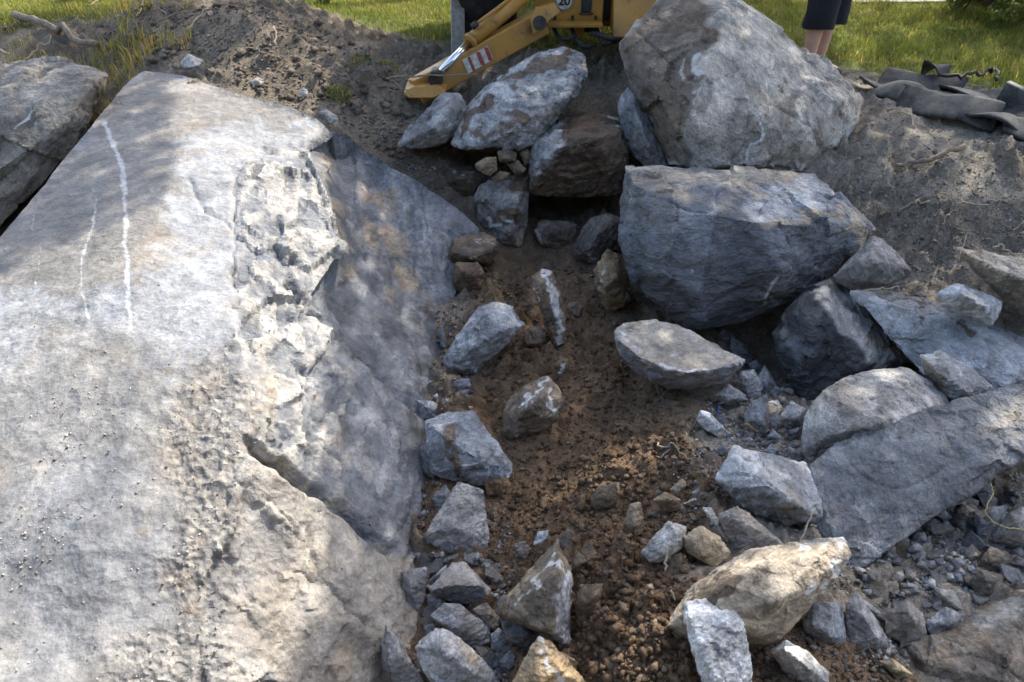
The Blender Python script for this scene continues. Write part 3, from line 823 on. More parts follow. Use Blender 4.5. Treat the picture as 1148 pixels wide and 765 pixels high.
rock('rock', 'low dark soil covered rock between the outcrop and the upright rock',
     [(489,198),(504,187),(518,190),(530,186),(547,202),(538,209),(535,225),(518,223),(493,209)], [(512,200,-.12),(532,198,-.1)], dd=.0, tint=(.13,.105,.08), soil=.4, paint=[(1,'l',[(504,190),(518,196)],.5,4)])
# small brown stones heaped above the upright rock
for lab, o in (('leftmost of the five small brown stones heaped below the broad slab', [(532,184),(545,176),(557,176),(558,192),(548,198),(535,192)]),
               ('topmost small brown block of the heap below the broad slab', [(557,170),(568,167),(580,171),(579,181),(560,183)]),
               ('small brown block at the front right of the heap below the broad slab', [(567,183),(580,179),(591,190),(586,195),(577,196)]),
               ('small flat brown stone at the bottom of the heap on the upright rock', [(549,200),(560,191),(573,194),(568,202),(556,204)]),
               ('small dark stone at the right end of the heap below the broad slab', [(581,170),(592,165),(596,180),(588,187)])):
    rock('stone', lab, o, D=4.9 + 0.004 * (o[0][0] - 550), tint=(.17, .13, .09), soil=.3, vox=1.8)
rock('stone', 'brown block with a flat top stacked on another beside the outcrop',
     [(501,286),(510,259,.1),(542,260,.1),(557,265,.08),(560,280,0),(549,298,0),(522,295,0),(504,296,0)], [(507,283,-.10),(552,280,-.10),(530,290,-.1)], dd=-.12, tint=(.19,.15,.115), soil=.3, paint=[(1,'l',[(530,268),(552,272)],.6,4)])
rock('stone', 'brown block at the bottom of the pair stacked beside the outcrop',
     [(510,294),(536,293),(544,306),(539,326),(517,330),(507,320)], [(518,305,-.1),(532,310,-.1)], tint=(.16,.115,.08), soil=.35)
rock('stone', 'left of the two dark stones inside the hollow under the boulders', [(598,260),(606,247),(627,246),(648,252),(644,273),(625,281),(606,276)], [(620,262,-.12)], dd=-.02, tint=(.15,.13,.11), soil=.35, paint=[(1,'l',[(600,252),(605,272)],.8,4)])
rock('stone', 'right of the two dark stones inside the hollow, against the dark boulder', [(642,276),(652,258),(662,245),(680,239),(697,244),(698,273),(669,297),(643,287)], [(672,262,-.14),(660,280,-.1)], tint=(.13,.12,.115), soil=.35, paint=[(1,'l',[(655,285),(668,292)],.6,5)])
rock('stone', 'upright pointed brown stone leaning on the dark boulder', [(665,304),(680,278),(692,284),(705,307),(708,338),(688,350),(678,347),(667,320)], [(679,322,-.12),(692,310,-.1)], dd=-.03, tint=(.20,.145,.085), tan=.35, paint=[(1,'l',[(678,300),(672,325)],.5,3),(1,'l',[(706,310),(706,338)],.6,3)])
rock('stone', 'long stone coated in white lime half buried mid trench', [(595,312),(606,301),(620,303),(629,332),(635,357),(634,386),(624,389),(617,362),(604,343),(597,326)], [(612,320,-.07),(625,360,-.06)], dd=-.02, thick=.1, tint=(.17,.13,.09), soil=.2,
     paint=[(1,'l',[(611,304),(620,330),(627,356),(628,386)],1.0,6),(1,'l',[(598,318),(604,340)],.7,3)])
rock('stone', 'blue grey granite block lying beside the outcrop in the trench',
     [(497,401),(502,392),(521,371),(539,342,.05),(557,338,.08),(573,342,.08),(589,364,.03),(578,375,0),(557,396,0),(535,418,0),(521,419,0),(500,412,0)], [(545,352,-.06),(565,369,-.12),(528,392,-.13),(515,406,-.1)], dd=-.05, tint=(.34,.365,.40), cat='stone', rough=.8)
rock('stone', 'brown stone with white quartz seams in the middle of the trench',
     [(564,463),(571,447),(588,433),(613,421),(625,432),(633,452),(627,470),(606,485),(575,495),(564,485)], [(606,446,-.13),(588,462,-.12),(612,466,-.1)], dd=-.03, tint=(.185,.15,.115), soil=.22,
     paint=[(1,'l',[(613,424),(603,438),(590,448),(586,455)],.9,3),(1,'l',[(618,434),(616,455),(622,466)],.9,3),(1,'l',[(585,452),(598,448)],.7,3)])
rock('stone', 'small brown stone with a pale spot just above the quartz seamed stone', [(621,410),(630,397),(638,403),(638,418),(630,429),(622,428)], tint=BR, soil=.3, vox=1.6, paint=[(1,'l',[(632,408),(628,418)],.8,3)])
rock('stone', 'round brown pebble right of the blue grey granite block', [(586,378),(592,367),(605,365),(614,373),(613,384),(602,390),(590,388)], tint=(.17,.125,.09), rough=.4, vox=1.6)
rock('stone', 'round pebble right of the white lime coated stone', [(634,346),(638,339),(648,338),(653,346),(650,355),(640,357)], tint=(.19,.155,.12), rough=.4, vox=1.6)
rock('stone', 'thin upright grey shard between the outcrop and the granite block', [(492,372),(495,363),(499,372),(503,392),(498,396),(494,390)], thick=.05, tint=BL, vox=1.5)
rock('stone', 'upper thin grey flake below the granite block', [(496,428),(510,425),(526,424),(529,433),(515,438),(500,436)], thick=.08, tint=BL, vox=1.6, dd=-.06)
rock('stone', 'lower thin grey flake below the granite block', [(500,447),(514,438),(528,436),(525,446),(510,452)], thick=.08, tint=SL, vox=1.6)
rock('rock', 'flat blue grey ledge strewn with soil beside the middle of the outcrop',
     [(476,472,.1),(500,462,.15),(530,461,.15),(546,482,.1),(560,503,.06),(576,520,.02),(571,536,0),(545,546,0),(520,542,0),(498,538,0),(482,530,0)], [(500,490,-.04),(545,520,-.08),(515,525,-.06)], dd=-.02, thick=.35, tint=(.20,.22,.25), cat='rock',
     paint=[(0,'l',[(505,480),(508,505),(516,525)],.75,9),(0,'l',[(545,490),(560,515)],.4,12),(1,'l',[(502,488),(512,490)],.6,3),(1,'l',[(520,480),(530,500)],.35,8)])
rock('stone', 'pale tan topped slab with a grey broken front in the centre right',
     [(688,371,.1),(699,363,.16),(736,359,.2),(761,365,.2),(797,384,.14),(837,403,.05),(833,412,.02),(811,431,.02),(780,435,.02),(750,438,.0),(727,429,.0),(708,412,.02),(692,392,.04)],
     [(693,381,-.02),(716,400,-.10),(747,414,-.13),(772,418,-.14),(803,414,-.10),(833,407,-.02)], dd=-.16, thick=.22, tint=(.27,.28,.30), rough=.55,
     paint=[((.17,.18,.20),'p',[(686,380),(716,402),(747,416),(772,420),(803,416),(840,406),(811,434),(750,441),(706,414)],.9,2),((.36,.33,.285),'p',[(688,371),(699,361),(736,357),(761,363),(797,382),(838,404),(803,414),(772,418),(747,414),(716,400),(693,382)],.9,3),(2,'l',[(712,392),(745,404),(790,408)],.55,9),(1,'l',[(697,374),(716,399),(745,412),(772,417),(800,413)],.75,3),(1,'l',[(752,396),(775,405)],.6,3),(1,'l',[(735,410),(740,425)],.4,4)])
# --- right side pile
rock('rock', 'dark rock with sunlight painted on its tan top edge behind the pale rounded boulder',
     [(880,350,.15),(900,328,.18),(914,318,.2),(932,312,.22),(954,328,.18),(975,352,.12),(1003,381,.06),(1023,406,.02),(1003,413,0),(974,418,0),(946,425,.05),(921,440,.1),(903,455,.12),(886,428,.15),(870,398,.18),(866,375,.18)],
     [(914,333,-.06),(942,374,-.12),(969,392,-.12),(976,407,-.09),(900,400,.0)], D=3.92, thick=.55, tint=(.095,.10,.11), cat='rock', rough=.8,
     paint=[((.37,.37,.37),'p',[(914,316),(933,310),(955,328),(1003,380),(1024,406),(978,408),(944,374),(916,334)],.85,4),(2,'l',[(972,382),(990,388),(1010,402)],.75,9),((.24,.26,.29),'p',[(868,375),(900,370),(915,400),(890,410)],.6,6)])  # pale top over near-black base: sunlit top and shaded front painted in
rock('rock', 'long blue grey slab lying at the right under the small white rock',
     [(953,327,.15),(985,325,.2),(1010,330,.2),(1044,337,.2),(1088,352,.16),(1150,379,.08),(1180,400,.0),(1160,440,-.1),(1140,436,-.1),(1103,440,-.08),(1032,418,-.03),(1018,400,0),(998,371,.06)],
     [(1010,345,.04),(1085,362,.0),(1060,400,-.08),(1120,400,-.08)], D=3.75, thick=.35, tint=(.30,.32,.35), cat='rock', rough=.6, paint=[(0,'l',[(1075,368),(1092,372)],.8,5),(0,'l',[(1028,345),(1030,357)],.7,5),(2,'l',[(960,330),(1010,334),(1060,345)],.45,5),(0,'l',[(985,330),(1040,338)],.6,5),(1,'p',[(960,340),(1000,345),(1030,390),(1000,370)],.5,8)])
rock('rock', 'grey dusty rock below the tip of the dark boulder', [(932,311),(960,285),(978,264),(990,268),(1007,284),(1023,303),(1012,319),(954,326)], [(975,290,-.14),(960,312,-.1)], D=4.0, tint=(.29,.28,.275), cat='rock', rough=.6)
rock('stone', 'small white rock on the long slab at the right', [(1049,331),(1061,321),(1073,317),(1100,326),(1124,338),(1122,350),(1113,365),(1090,353),(1056,344)], [(1080,330,-.1),(1105,345,-.1)], D=3.66, tint=(.46,.475,.50), rough=.9)
rock('rock', 'brown grey rock poking from the soil bank at the right edge', [(1071,277),(1083,279),(1114,288),(1150,291),(1195,300),(1200,350),(1150,354),(1137,346),(1121,331),(1093,306),(1077,288)], [(1110,300,-.12),(1150,315,-.16)], D=3.72, thick=.5, tint=(.25,.225,.19), cat='rock', rough=.6, paint=[((.17,.16,.15),'l',[(1133,290),(1134,315)],.8,5)])
rock('stone', 'grey stone with a brown left facet behind the long leaning slab', [(1031,398),(1055,394),(1088,412),(1114,434),(1106,449),(1092,466),(1076,465),(1058,443),(1034,418)], [(1053,420,-.12),(1085,440,-.12)], D=3.5, tint=(.32,.33,.345), rough=.7, paint=[((.21,.175,.135),'p',[(1030,397),(1038,400),(1054,420),(1078,465),(1058,443),(1033,418)],.85,3)])
rock('boulder', 'pale rounded boulder in the right hand pile',
     [(899,478),(905,458),(921,437),(946,423),(974,416,.04),(1009,411,.08),(1024,416,.08),(1060,441,.05),(1070,463,.02),(1066,488,0),(1010,512,-.02),(945,522,0),(907,517,0),(899,508,0)],
     [(935,445,-.12),(1000,430,-.08),(1045,455,-.1),(985,475,-.24),(925,490,-.14),(1040,490,-.12)], D=3.42, thick=.5, tint=(.40,.39,.37), cat='boulder', rough=.55, paint=[((.42,.33,.28),'l',[(940,450),(965,460)],.45,12),(1,'l',[(960,430),(1020,440)],.35,12)])
rock('rock', 'long grey slab leaning across the right hand pile',
     [(908,521,.10),(946,494,.14),(974,479,.15),(1030,473,.12),(1056,487,.06),(1078,476,.1),(1102,458,.12),(1120,437,.16),(1150,425,.16),(1230,400,.16),(1230,460,-.05),(1150,503,-.08),(1115,531,-.1),(1048,577,-.12),(1002,612,-.14),(958,641,-.16),(946,634,-.14),(920,612,-.06),(903,600,0),(915,570,.02),(904,541,.06)],
     [(1000,500,.02),(1090,500,-.02),(985,570,-.12),(940,600,-.14)], D=3.08, thick=.2, back=.9, tint=(.20,.208,.222), cat='rock', rough=.55, paint=[(2,'l',[(1105,480),(1148,448)],.5,16),(1,'l',[(970,570),(1000,560),(1010,575)],.45,10),(2,'l',[(960,640),(1048,577),(1148,503)],.35,3)])
rock('rock', 'grey wedge of rock pressed against the left end of the leaning slab',
     [(801,537),(812,516,.03),(822,499,.08),(843,506,.1),(903,520,.1),(911,544,.06),(934,562,.02),(933,581,0),(900,590,0),(872,588,0),(850,579,0),(814,552,0)],
     [(815,549,-.04),(838,546,-.1),(863,545,-.12),(890,565,-.12),(912,577,-.08),(830,518,-.02)], dd=-.05, thick=.35, tint=(.34,.355,.375), cat='rock', rough=.8, paint=[(2,'l',[(825,520),(850,525)],.4,6),(2,'l',[(803,540),(812,548)],.5,5),(1,'l',[(850,520),(890,545)],.4,8),((.22,.235,.26),'p',[(814,552),(838,547),(863,546),(890,566),(910,580),(900,592),(850,582)],.7,3)])
rock('boulder', 'tan weathered boulder with a bright pale tip at lower centre right',
     [(747,702),(755,686,.03),(776,654,.08),(819,629,.1),(843,615,.12),(889,610,.12),(946,602,.08),(956,622,.04),(940,647,.02),(910,680,0),(887,708,0),(873,720,0),(836,723,0),(769,718,0)],
     [(868,632,-.06),(925,618,-.02),(815,655,-.12),(870,675,-.16),(800,695,-.12),(850,705,-.1)], dd=-.06, thick=.35, tint=(.42,.36,.28), cat='boulder', rough=.45, tan=.40,
     paint=[(1,'l',[(900,612),(948,608),(940,640),(915,665)],.62,12),(0,'p',[(752,690),(785,648),(830,632),(838,652),(800,690),(765,705)],.72,8),(0,'l',[(760,712),(840,718)],.6,9)])  # white along the right tip paints in its bright lit rim
rock('stone', 'white grey granite block standing before the tan boulder', [(766,697),(769,674),(812,673,.04),(834,676,.04),(835,722,.02),(844,770,-.06),(820,782,-.08),(790,778,-.08),(777,736,-.03)], [(772,690,-.06),(825,690,-.05),(800,720,-.08),(800,760,-.12)], dd=-.02, thick=.16, tint=(.48,.495,.515), rough=.9, fs=.6)
rock('stone', 'small oblong white stone in the soil at the bottom edge', [(863,729),(881,716),(910,735),(929,754),(931,770),(905,778),(880,756)], [(880,728,-.06),(908,750,-.06)], tint=(.50,.50,.49), rough=.7, paint=[(2,'l',[(900,745),(915,758)],.3,5)])
rock('boulder', 'brown grey boulder cut off by the bottom right corner',
     [(1017,724),(1048,710,.04),(1090,691,.08),(1116,672,.12),(1150,662,.12),(1240,650,.1),(1260,800,-.05),(1150,830,-.1),(1045,790,-.06),(1031,760,-.02),(1020,748,0)], [(1035,742,-.06),(1100,705,-.04),(1148,690,-.05),(1110,760,-.16)], D=2.72, thick=.4, tint=(.21,.185,.155), cat='boulder', rough=.6, tan=.25, paint=[(1,'l',[(1020,724),(1040,740),(1090,700)],.45,6),(2,'l',[(1020,740),(1036,765)],.9,7),(0,'p',[(1090,720),(1148,700),(1148,765),(1080,765)],.35,12),((.40,.40,.39),'p',[(1085,692),(1116,672),(1150,662),(1150,690),(1110,705)],.6,5)])
SM = dict(vox=1.9)
small = [
 # rubble below the leaning slab
 ('flat bluish stone just right of the tan boulder, lower rubble', [(898,701),(912,675),(945,675),(949,722),(935,726),(900,708)], BL),
 ('grey stone with a pale pointed end beside the flat bluish stone', [(948,673),(960,663),(980,690),(995,715),(996,725),(985,732),(975,726),(951,726)], (.32,.325,.34)),
 ('thin grey stone lying over the pale pointed one in the rubble', [(957,664),(975,680),(1000,695),(1001,703),(990,702),(975,692)], SL),
 ('dark elongated shard below the lower corner of the leaning slab', [(962,642),(975,640),(1004,669),(1000,674),(987,669)], (.25,.26,.285)),
 ('small brownish wedge between the elongated shard and the thin stone', [(970,666),(978,658),(995,675),(990,684),(975,677)], GB),
 ('dirty blocky stone in the middle of the lower right rubble', [(991,686),(1020,672),(1036,690),(1039,713),(1015,726),(992,711)], (.21,.20,.19)),
 ('pale stone left of centre above the corner boulder', [(1045,658),(1070,662),(1092,687),(1085,693),(1052,681)], (.30,.295,.28)),
 ('grey triangular stone touching the top of the corner boulder', [(1036,698),(1060,680),(1083,690),(1075,706),(1045,716)], (.31,.32,.34)),
 ('flat slate coloured stone close under the slab edge', [(983,648),(1020,635),(1024,650),(1005,656),(986,655)], SL),
 ('brownish stone tucked under the slab edge at its lower end', [(984,621),(1002,609),(1014,630),(1008,639),(990,633)], GB),
 ('dark triangular chip in the middle of the shaded rubble', [(1020,624),(1030,610),(1044,626),(1038,635),(1022,636)], SL),
 ('narrow upright chip under the middle of the slab edge', [(1031,610),(1043,599),(1046,622),(1040,624)], (.25,.26,.285)),
 ('brown grey stone left of the round brown one at far right', [(1079,619),(1090,609),(1102,622),(1096,639),(1085,637)], GB),
 ('round brown stone at the right side of the rubble', [(1097,631),(1110,612),(1131,620),(1137,633),(1128,646),(1105,643)], (.20,.165,.13)),
 ('blue grey wedge with a tan top under the slab at far right', [(1091,575),(1110,568),(1129,566),(1127,585),(1113,613),(1096,607)], (.29,.31,.34)),
 ('large grey stone at the right edge behind the blue grey wedge', [(1112,606),(1130,575),(1150,567),(1190,570),(1190,622),(1150,624),(1130,613)], (.25,.245,.235)),
 ('small yellowish stone under the slab edge, left of the blue grey wedge', [(1071,574),(1080,563),(1093,572),(1087,589),(1076,586)], TN),
 ('soil covered rock left of the right edge above the corner boulder', [(1087,651),(1100,638),(1126,645),(1121,676),(1098,681)], (.16,.14,.12)),
 ('small grey stone at the right edge above the corner boulder', [(1125,661),(1135,649),(1150,647),(1165,664),(1140,666)], (.32,.33,.34)),
 ('yellow brown shard left of the corner boulder at the bottom', [(985,741),(1000,737),(1025,757),(1006,762)], (.34,.27,.17)),
 ('small grey stone against the right side of the tan boulder', [(944,656),(955,647),(962,660),(952,667)], GR),
 # around the tan boulder and the wedge
 ('white grey stone at the top of the loose soil heap', [(718,620),(735,598),(749,584),(770,590),(768,612),(750,630),(728,632)], (.45,.44,.42)),
 ('tan stone between the white grey one and the tan boulder', [(765,601),(785,589),(806,600),(821,622),(800,637),(770,620)], (.42,.34,.235)),
 ('dark triangular rock with a pale ridge above the tan boulder', [(803,576),(826,567),(839,575),(871,602),(881,613),(850,620),(825,622),(815,601)], (.27,.255,.23)),
 ('white sliver of stone left of the dark triangular rock', [(786,568),(798,569),(816,600),(818,611),(805,596)], (.50,.49,.47)),
 ('flat pale chip left of the grey wedge rock', [(765,565),(778,558),(788,558),(787,566),(774,568)], (.48,.45,.40)),
 ('small bluish cube of stone left of the grey wedge rock', [(775,552),(788,544),(792,557),(780,561)], (.33,.35,.38)),
 ('small brown stone at the edge of the gravel patch', [(751,549),(765,535),(771,545),(761,555)], TN),
 ('small dark stone at the upper left corner of the grey wedge', [(801,505),(810,497),(817,505),(808,514)], SL),
 ('bright white broken stone on the soil below the tan topped slab', [(780,470),(785,459),(796,463),(814,482),(806,491),(790,482)], (.58,.60,.63)),
 ('small grey stone behind the top of the grey wedge', [(856,506),(865,496),(875,506),(868,512)], (.31,.33,.36)),
 ('flat grey stone left of the pale rounded boulder', [(860,490),(866,480),(879,492),(875,501)], BL),
 # shards beneath the tan topped slab
 ('grey flake just under the right end of the tan topped slab', [(799,444),(817,430),(837,443),(836,449),(815,454)], (.32,.33,.35)),
 ('blue grey chunk at the right tip of the tan topped slab', [(825,431),(830,416),(845,414),(856,433),(852,446),(840,449)], (.30,.315,.34)),
 ('jagged upright shard leaning over the dark gap', [(847,426),(857,408),(876,440),(870,448),(858,441)], SL),
 ('tall grey block standing among the shards', [(834,471),(843,450),(860,441),(864,470),(859,488),(849,484)], (.27,.285,.305)),
 ('pale flat five sided stone left of the pale rounded boulder', [(871,471),(887,449),(904,458),(899,476),(880,480)], (.43,.445,.46)),
 ('small white wedge beside the tall grey block', [(861,450),(872,449),(879,458),(864,462)], (.45,.46,.48)),
 ('grey stone squeezed between the two big slabs above the gap', [(817,391),(820,377),(835,386),(844,400),(840,411),(828,403)], (.30,.315,.34)),
 ('small grey stone under the lowest corner of the dark boulder', [(804,376),(812,369),(826,378),(815,388)], (.27,.27,.275)),
 ('dark stone in the hole left of the pale rounded boulder', [(882,483),(896,479),(898,493),(885,496)], DK),
 # lower middle
 ('dark triangular slate slab leaning on the outcrop foot', [(474,602),(490,575,.03),(514,540,.08),(542,549,.06),(543,590,.02),(550,616,0),(535,628,0),(514,624,0),(486,612,0)], (.235,.235,.235)),
 ('upright slate plate at the foot of the outcrop', [(448,641),(479,635),(477,670),(470,690),(452,671)], (.225,.23,.24)),
 ('thin pale sliver between the slate plate and the flat topped block', [(477,657),(485,645),(501,633),(502,640),(490,653),(480,662)], (.36,.375,.40)),
 ('flat topped grey block with a dark front below the triangular slate', [(480,661,0),(507,631,.08),(521,630,.08),(541,652,.04),(551,661,.02),(552,683,.02),(530,679,.02),(503,673,0),(484,667,0)], (.25,.255,.265)),
 ('grey wedge below the flat topped block', [(481,691),(497,675),(516,678),(541,697),(551,708),(549,721),(530,728),(505,711)], (.24,.245,.255)),
 ('brownish stone right of the grey wedge under the flat topped block', [(529,683),(545,675),(561,692),(559,711),(548,706)], GB),
 ('speckled white stone with a rusty top at the bottom edge', [(465,726),(480,712),(496,703),(506,708),(531,728),(551,750),(570,780),(500,790),(474,752)], (.44,.45,.47)),
 ('pointed grey stone with white scratches at the bottom edge', [(427,737),(432,697),(446,715),(461,740),(480,775),(442,785),(430,752)], (.31,.315,.32)),
 ('small grey plate lying below the triangular slate slab', [(461,621),(485,616),(491,625),(470,630)], BL),
 ('large triangular stone with white ridge at the bottom of the trench', [(554,687),(564,672),(591,643,.05),(625,604,.1),(634,623,.07),(642,650,.04),(639,724,0),(618,716,0),(564,691,0)], (.20,.165,.12)),
 ('tan rusty stone at the bottom below the triangular stone', [(570,775),(590,735),(604,711),(618,719),(641,745),(665,775),(640,790),(590,790)], (.33,.245,.145)),
 ('small white and blue stone at the peak of the triangular stone', [(597,612),(603,596),(620,594),(623,602),(612,613)], (.42,.45,.49)),
 ('dark brown stone right of the peak of the triangular stone', [(624,603),(637,592),(653,604),(641,619),(631,621)], (.17,.14,.11)),
 ('brown stone half buried right of the triangular stone', [(638,642),(648,618),(662,607),(670,625),(652,652)], (.19,.145,.10)),
 ('dark soil caked stone low on the right of the triangular stone', [(644,682),(650,655),(676,654),(673,690),(655,707)], (.16,.12,.08)),
 ('small tan flat stone on the loose soil at the bottom', [(621,736),(630,730),(649,742),(646,752),(636,751)], (.30,.23,.15)),
 ('brown block in the soil slope at the centre', [(660,560),(672,545),(690,540),(694,555),(685,570),(668,573)], (.17,.13,.09)),
 ('upright brown stone half buried in the soil slope', [(698,590),(706,565),(718,562),(722,585),(712,603)], (.24,.19,.135)),
 ('brown block beside the blue grey ledge in the trench', [(543,543),(552,534),(570,536),(574,545),(562,556),(546,556)], (.22,.145,.08)),
 ('small narrow brown stone below the brown block at the ledge', [(546,575),(556,566),(561,590),(552,597),(546,590)], (.18,.14,.11)),
 ('grey stone low in the soil left of the triangular stone peak', [(576,610),(588,606),(596,615),(590,628),(578,626)], (.20,.18,.165)),
 ('brown stone on the soil under the tan topped slab', [(703,575),(712,570),(716,590),(706,600)], (.24,.18,.12)),
 ('low soil coloured stone beside the gravel patch', [(731,560),(745,551),(764,560),(762,572),(744,575)], (.25,.185,.12)),
 ('dark bluish block between the flat ledge and the triangular slate', [(485,556),(499,543),(513,560),(505,586),(490,591)], (.20,.215,.24)),
 ('layered bluish slab end at the foot of the upper drill groove', [(466,448),(486,450),(503,462),(500,474),(472,472)], (.25,.27,.30)),
 ('thin grey shard against the outcrop left of the slate plate', [(428,645),(440,640),(450,680),(440,702),(430,680)], (.23,.235,.245)),
 ('small dark stone between the pointed stone and the grey wedge', [(474,702),(487,698),(494,714),(478,722)], (.17,.175,.185)),
 ('bluish chip right of the grey wedge near the bottom', [(550,712),(560,703),(570,720),(560,732),(551,728)], (.24,.26,.29)),
 ('dark bluish chip left of the tan rusty stone at the bottom', [(558,742),(572,728),(584,742),(570,756)], (.22,.24,.27)),
 ('flat dark plate below the small grey plate at the outcrop foot', [(496,626),(512,620),(524,628),(512,636)], (.21,.215,.22)),
 ('dark slate plate right of the upright slate plate', [(478,668),(490,664),(500,674),(492,690),(480,684)], (.19,.195,.205)),
 ('bluish plate under the left end of the flat ledge', [(470,500),(484,496),(496,520),(488,540),(474,530)], (.23,.25,.28)),
 ('dark stone filling the gap under the triangular stone', [(560,694),(585,700),(606,712),(590,730),(566,716)], (.15,.155,.165)),
 ('tilted grey shard under the dark boulder beside the gap', [(838,408),(850,402),(858,420),(848,426)], (.27,.28,.30)),
 ('grey chunk between the tall grey block and the pale flat stone', [(862,464),(872,460),(878,476),(868,486),(860,480)], (.25,.26,.275)),
 ('rough grey stone wedged between the grey wedge and pale rounded boulder', [(884,500),(900,508),(906,520),(888,518)], (.26,.265,.27)),
 # on the mound and the banks
 ('pale angular stone on the soil just above the outcrop peak', [(202,71),(210,60),(229,68),(226,77),(206,79)], (.46,.44,.40)),
 ('small pale stone on the mound right of the angular one', [(281,92),(288,86),(297,90),(294,97),(284,98)], (.38,.36,.33)),
 ('small round grey stone on the mound above the outcrop edge', [(334,104),(340,98),(346,102),(345,109),(337,110)], (.38,.37,.35)),
 ('grey block at the upper right corner of the outcrop', [(353,126),(364,121),(380,131),(379,146),(368,142)], (.34,.335,.32)),
 ('rounded stone on the bank right of the largest boulder', [(926,183),(932,179),(938,184),(934,190),(927,190)], (.30,.27,.22)),
 ('oval tan stone on the bank above the dark boulder tip', [(940,211),(948,205),(959,210),(957,218),(944,218)], (.34,.28,.20)),
 ('smooth brown stone half sunk in the bank above the dark boulder', [(968,230),(975,221),(986,226),(984,237),(972,238)], (.24,.20,.155)),
 ('grey round stone beside the white rock on the long slab', [(1024,330),(1032,325),(1041,331),(1036,339),(1027,338)], GR),
 ('small brown stone on the ledge left of the granite block', [(452,318),(462,309),(475,314),(470,322),(458,323)], (.26,.16,.09)),
]
for lab, o, t in small:
    big = (max(q[0] for q in o) - min(q[0] for q in o)) > 45
    pt = []
    if lab.startswith('large triangular'):
        pt = [(1,'l',[(571,684),(590,665),(606,645),(622,627)],.85,3),(1,'l',[(622,625),(632,640)],.7,6),((.33,.35,.40),'p',[(629,642),(643,640),(640,726),(618,714)],.9,2),(2,'l',[(590,690),(610,670)],.35,14)]
    if lab.startswith('speckled white'): pt = [(2,'p',[(498,703),(532,728),(560,765),(520,750)],.75,6)]
    if lab.startswith('pointed grey'): pt = [(1,'l',[(458,738),(466,752)],.8,4)]
    if lab.startswith('tan rusty'): pt = [(1,'l',[(605,715),(612,740),(630,762)],.8,4),(2,'l',[(585,750),(600,725)],.8,12)]
    if lab.startswith('blue grey wedge'): pt = [(2,'p',[(1091,575),(1110,567),(1120,568),(1100,580)],.95,2)]
    if lab.startswith('dark triangular rock'): pt = [(2,'l',[(826,568),(845,590),(870,612)],.6,9),((.14,.14,.145),'p',[(808,580),(826,572),(842,606),(820,622)],.7,4)]
    if lab.startswith('flat topped grey'): pt = [((.17,.18,.205),'p',[(480,663),(510,656),(542,657),(553,684),(503,674)],.9,2),((.29,.28,.265),'p',[(484,660),(508,630),(522,630),(540,652),(510,655)],.8,2)]
    rg = ()
    if lab.startswith('large triangular'): rg = [(628,642,-.10),(619,708,-.12),(600,660,-.06)]
    if lab.startswith('flat topped grey'): rg = [(484,662,-.03),(510,656,-.07),(541,657,-.04)]
    if lab.startswith('dark triangular slate'): rg = [(500,590,-.03),(530,600,-.04)]
    rock('stone', lab, o, rg, tint=t, vox=1.9 if not big else 2.1, paint=pt, soil=.30 if t[0] > 1.5 * t[2] and t[0] < .25 else (.14 if RNG.random() < .5 else 0.0), thick=(0.07 if 'slate' in lab or 'plate' in lab else None), rough=.5 if ('slate' in lab or 'round' in lab) else .7)
rock('boulder', 'weathered grey boulder beyond the gap at the upper left',
     [(-140,95,.2),(0,82,.1),(35,67,.12),(71,65,.12),(106,72,.1),(122,83,.06),(111,99,.02),(103,127,0),(95,150,0),(70,186,-.03),(35,221,-.06),(0,256,-.1),(-120,320,-.1)],
     [(110,92,-.06),(90,110,-.12),(70,140,-.18),(10,130,-.22),(0,190,-.26),(-80,160,-.2)], D=5.0, thick=.7, tint=(.25,.228,.195), cat='boulder', rough=.5,
     paint=[(2,'l',[(100,90),(85,120),(60,140)],.55,18),(1,'l',[(22,115),(17,145)],.9,2),((.22,.20,.175),'p',[(60,140),(110,92),(105,127),(95,150),(70,186),(0,256),(-40,250),(20,190)],.6,10),(0,'l',[(25,85),(45,78)],.45,10)])
bpy.data.objects.remove(TMP)

# ------------------------------------------------------------------ small chips and gravel
def chip_mesh(sd, flat=0.6):
    r = random.Random(sd)
    bm = bmesh.new()
    for _ in range(10):
        v = Vector((r.gauss(0, 1), r.gauss(0, 1), r.gauss(0, 1))).normalized()
        m = max(abs(v.x), abs(v.y), abs(v.z)) ** 0.6
        bm.verts.new((v.x / m * r.uniform(.75, 1), v.y / m * r.uniform(.5, .85), v.z / m * flat * r.uniform(.7, 1)))
    bmesh.ops.convex_hull(bm, input=bm.verts)
    bmesh.ops.delete(bm, geom=[v for v in bm.verts if not v.link_faces], context='VERTS')
    bmesh.ops.recalc_face_normals(bm, faces=bm.faces)
    bmesh.ops.triangulate(bm, faces=bm.faces)
    me = bpy.data.meshes.new('stone_chip'); bm.to_mesh(me); bm.free()
    return me
CHIPS = {}
def chip_set(key, tints, soil):
    out = []
    for i, t in enumerate(tints):
        for j in range(3):
            me = chip_mesh(100 + i * 7 + j + len(CHIPS) * 40, (0.35, 0.55, 0.75)[j])
            n = len(me.vertices)
            set_attr(me, 'tint', np.tile([*t, 1], (n, 1))); set_attr(me, 'mask', np.tile([soil, 0, 0, 1], (n, 1)))
            me.materials.append(ROCK)
            out.append(me)
    CHIPS[key] = out
    return out
def covered(px, py):
    px = np.atleast_1d(px).astype(float); py = np.atleast_1d(py).astype(float)
    r = np.zeros(len(px), bool)
    for o in OUTLINES: r |= in_poly(px, py, o)
    return r
def ordinal(k):
    return str(k) + ('th' if 10 <= k % 100 <= 20 else {1: 'st', 2: 'nd', 3: 'rd'}.get(k % 10, 'th'))
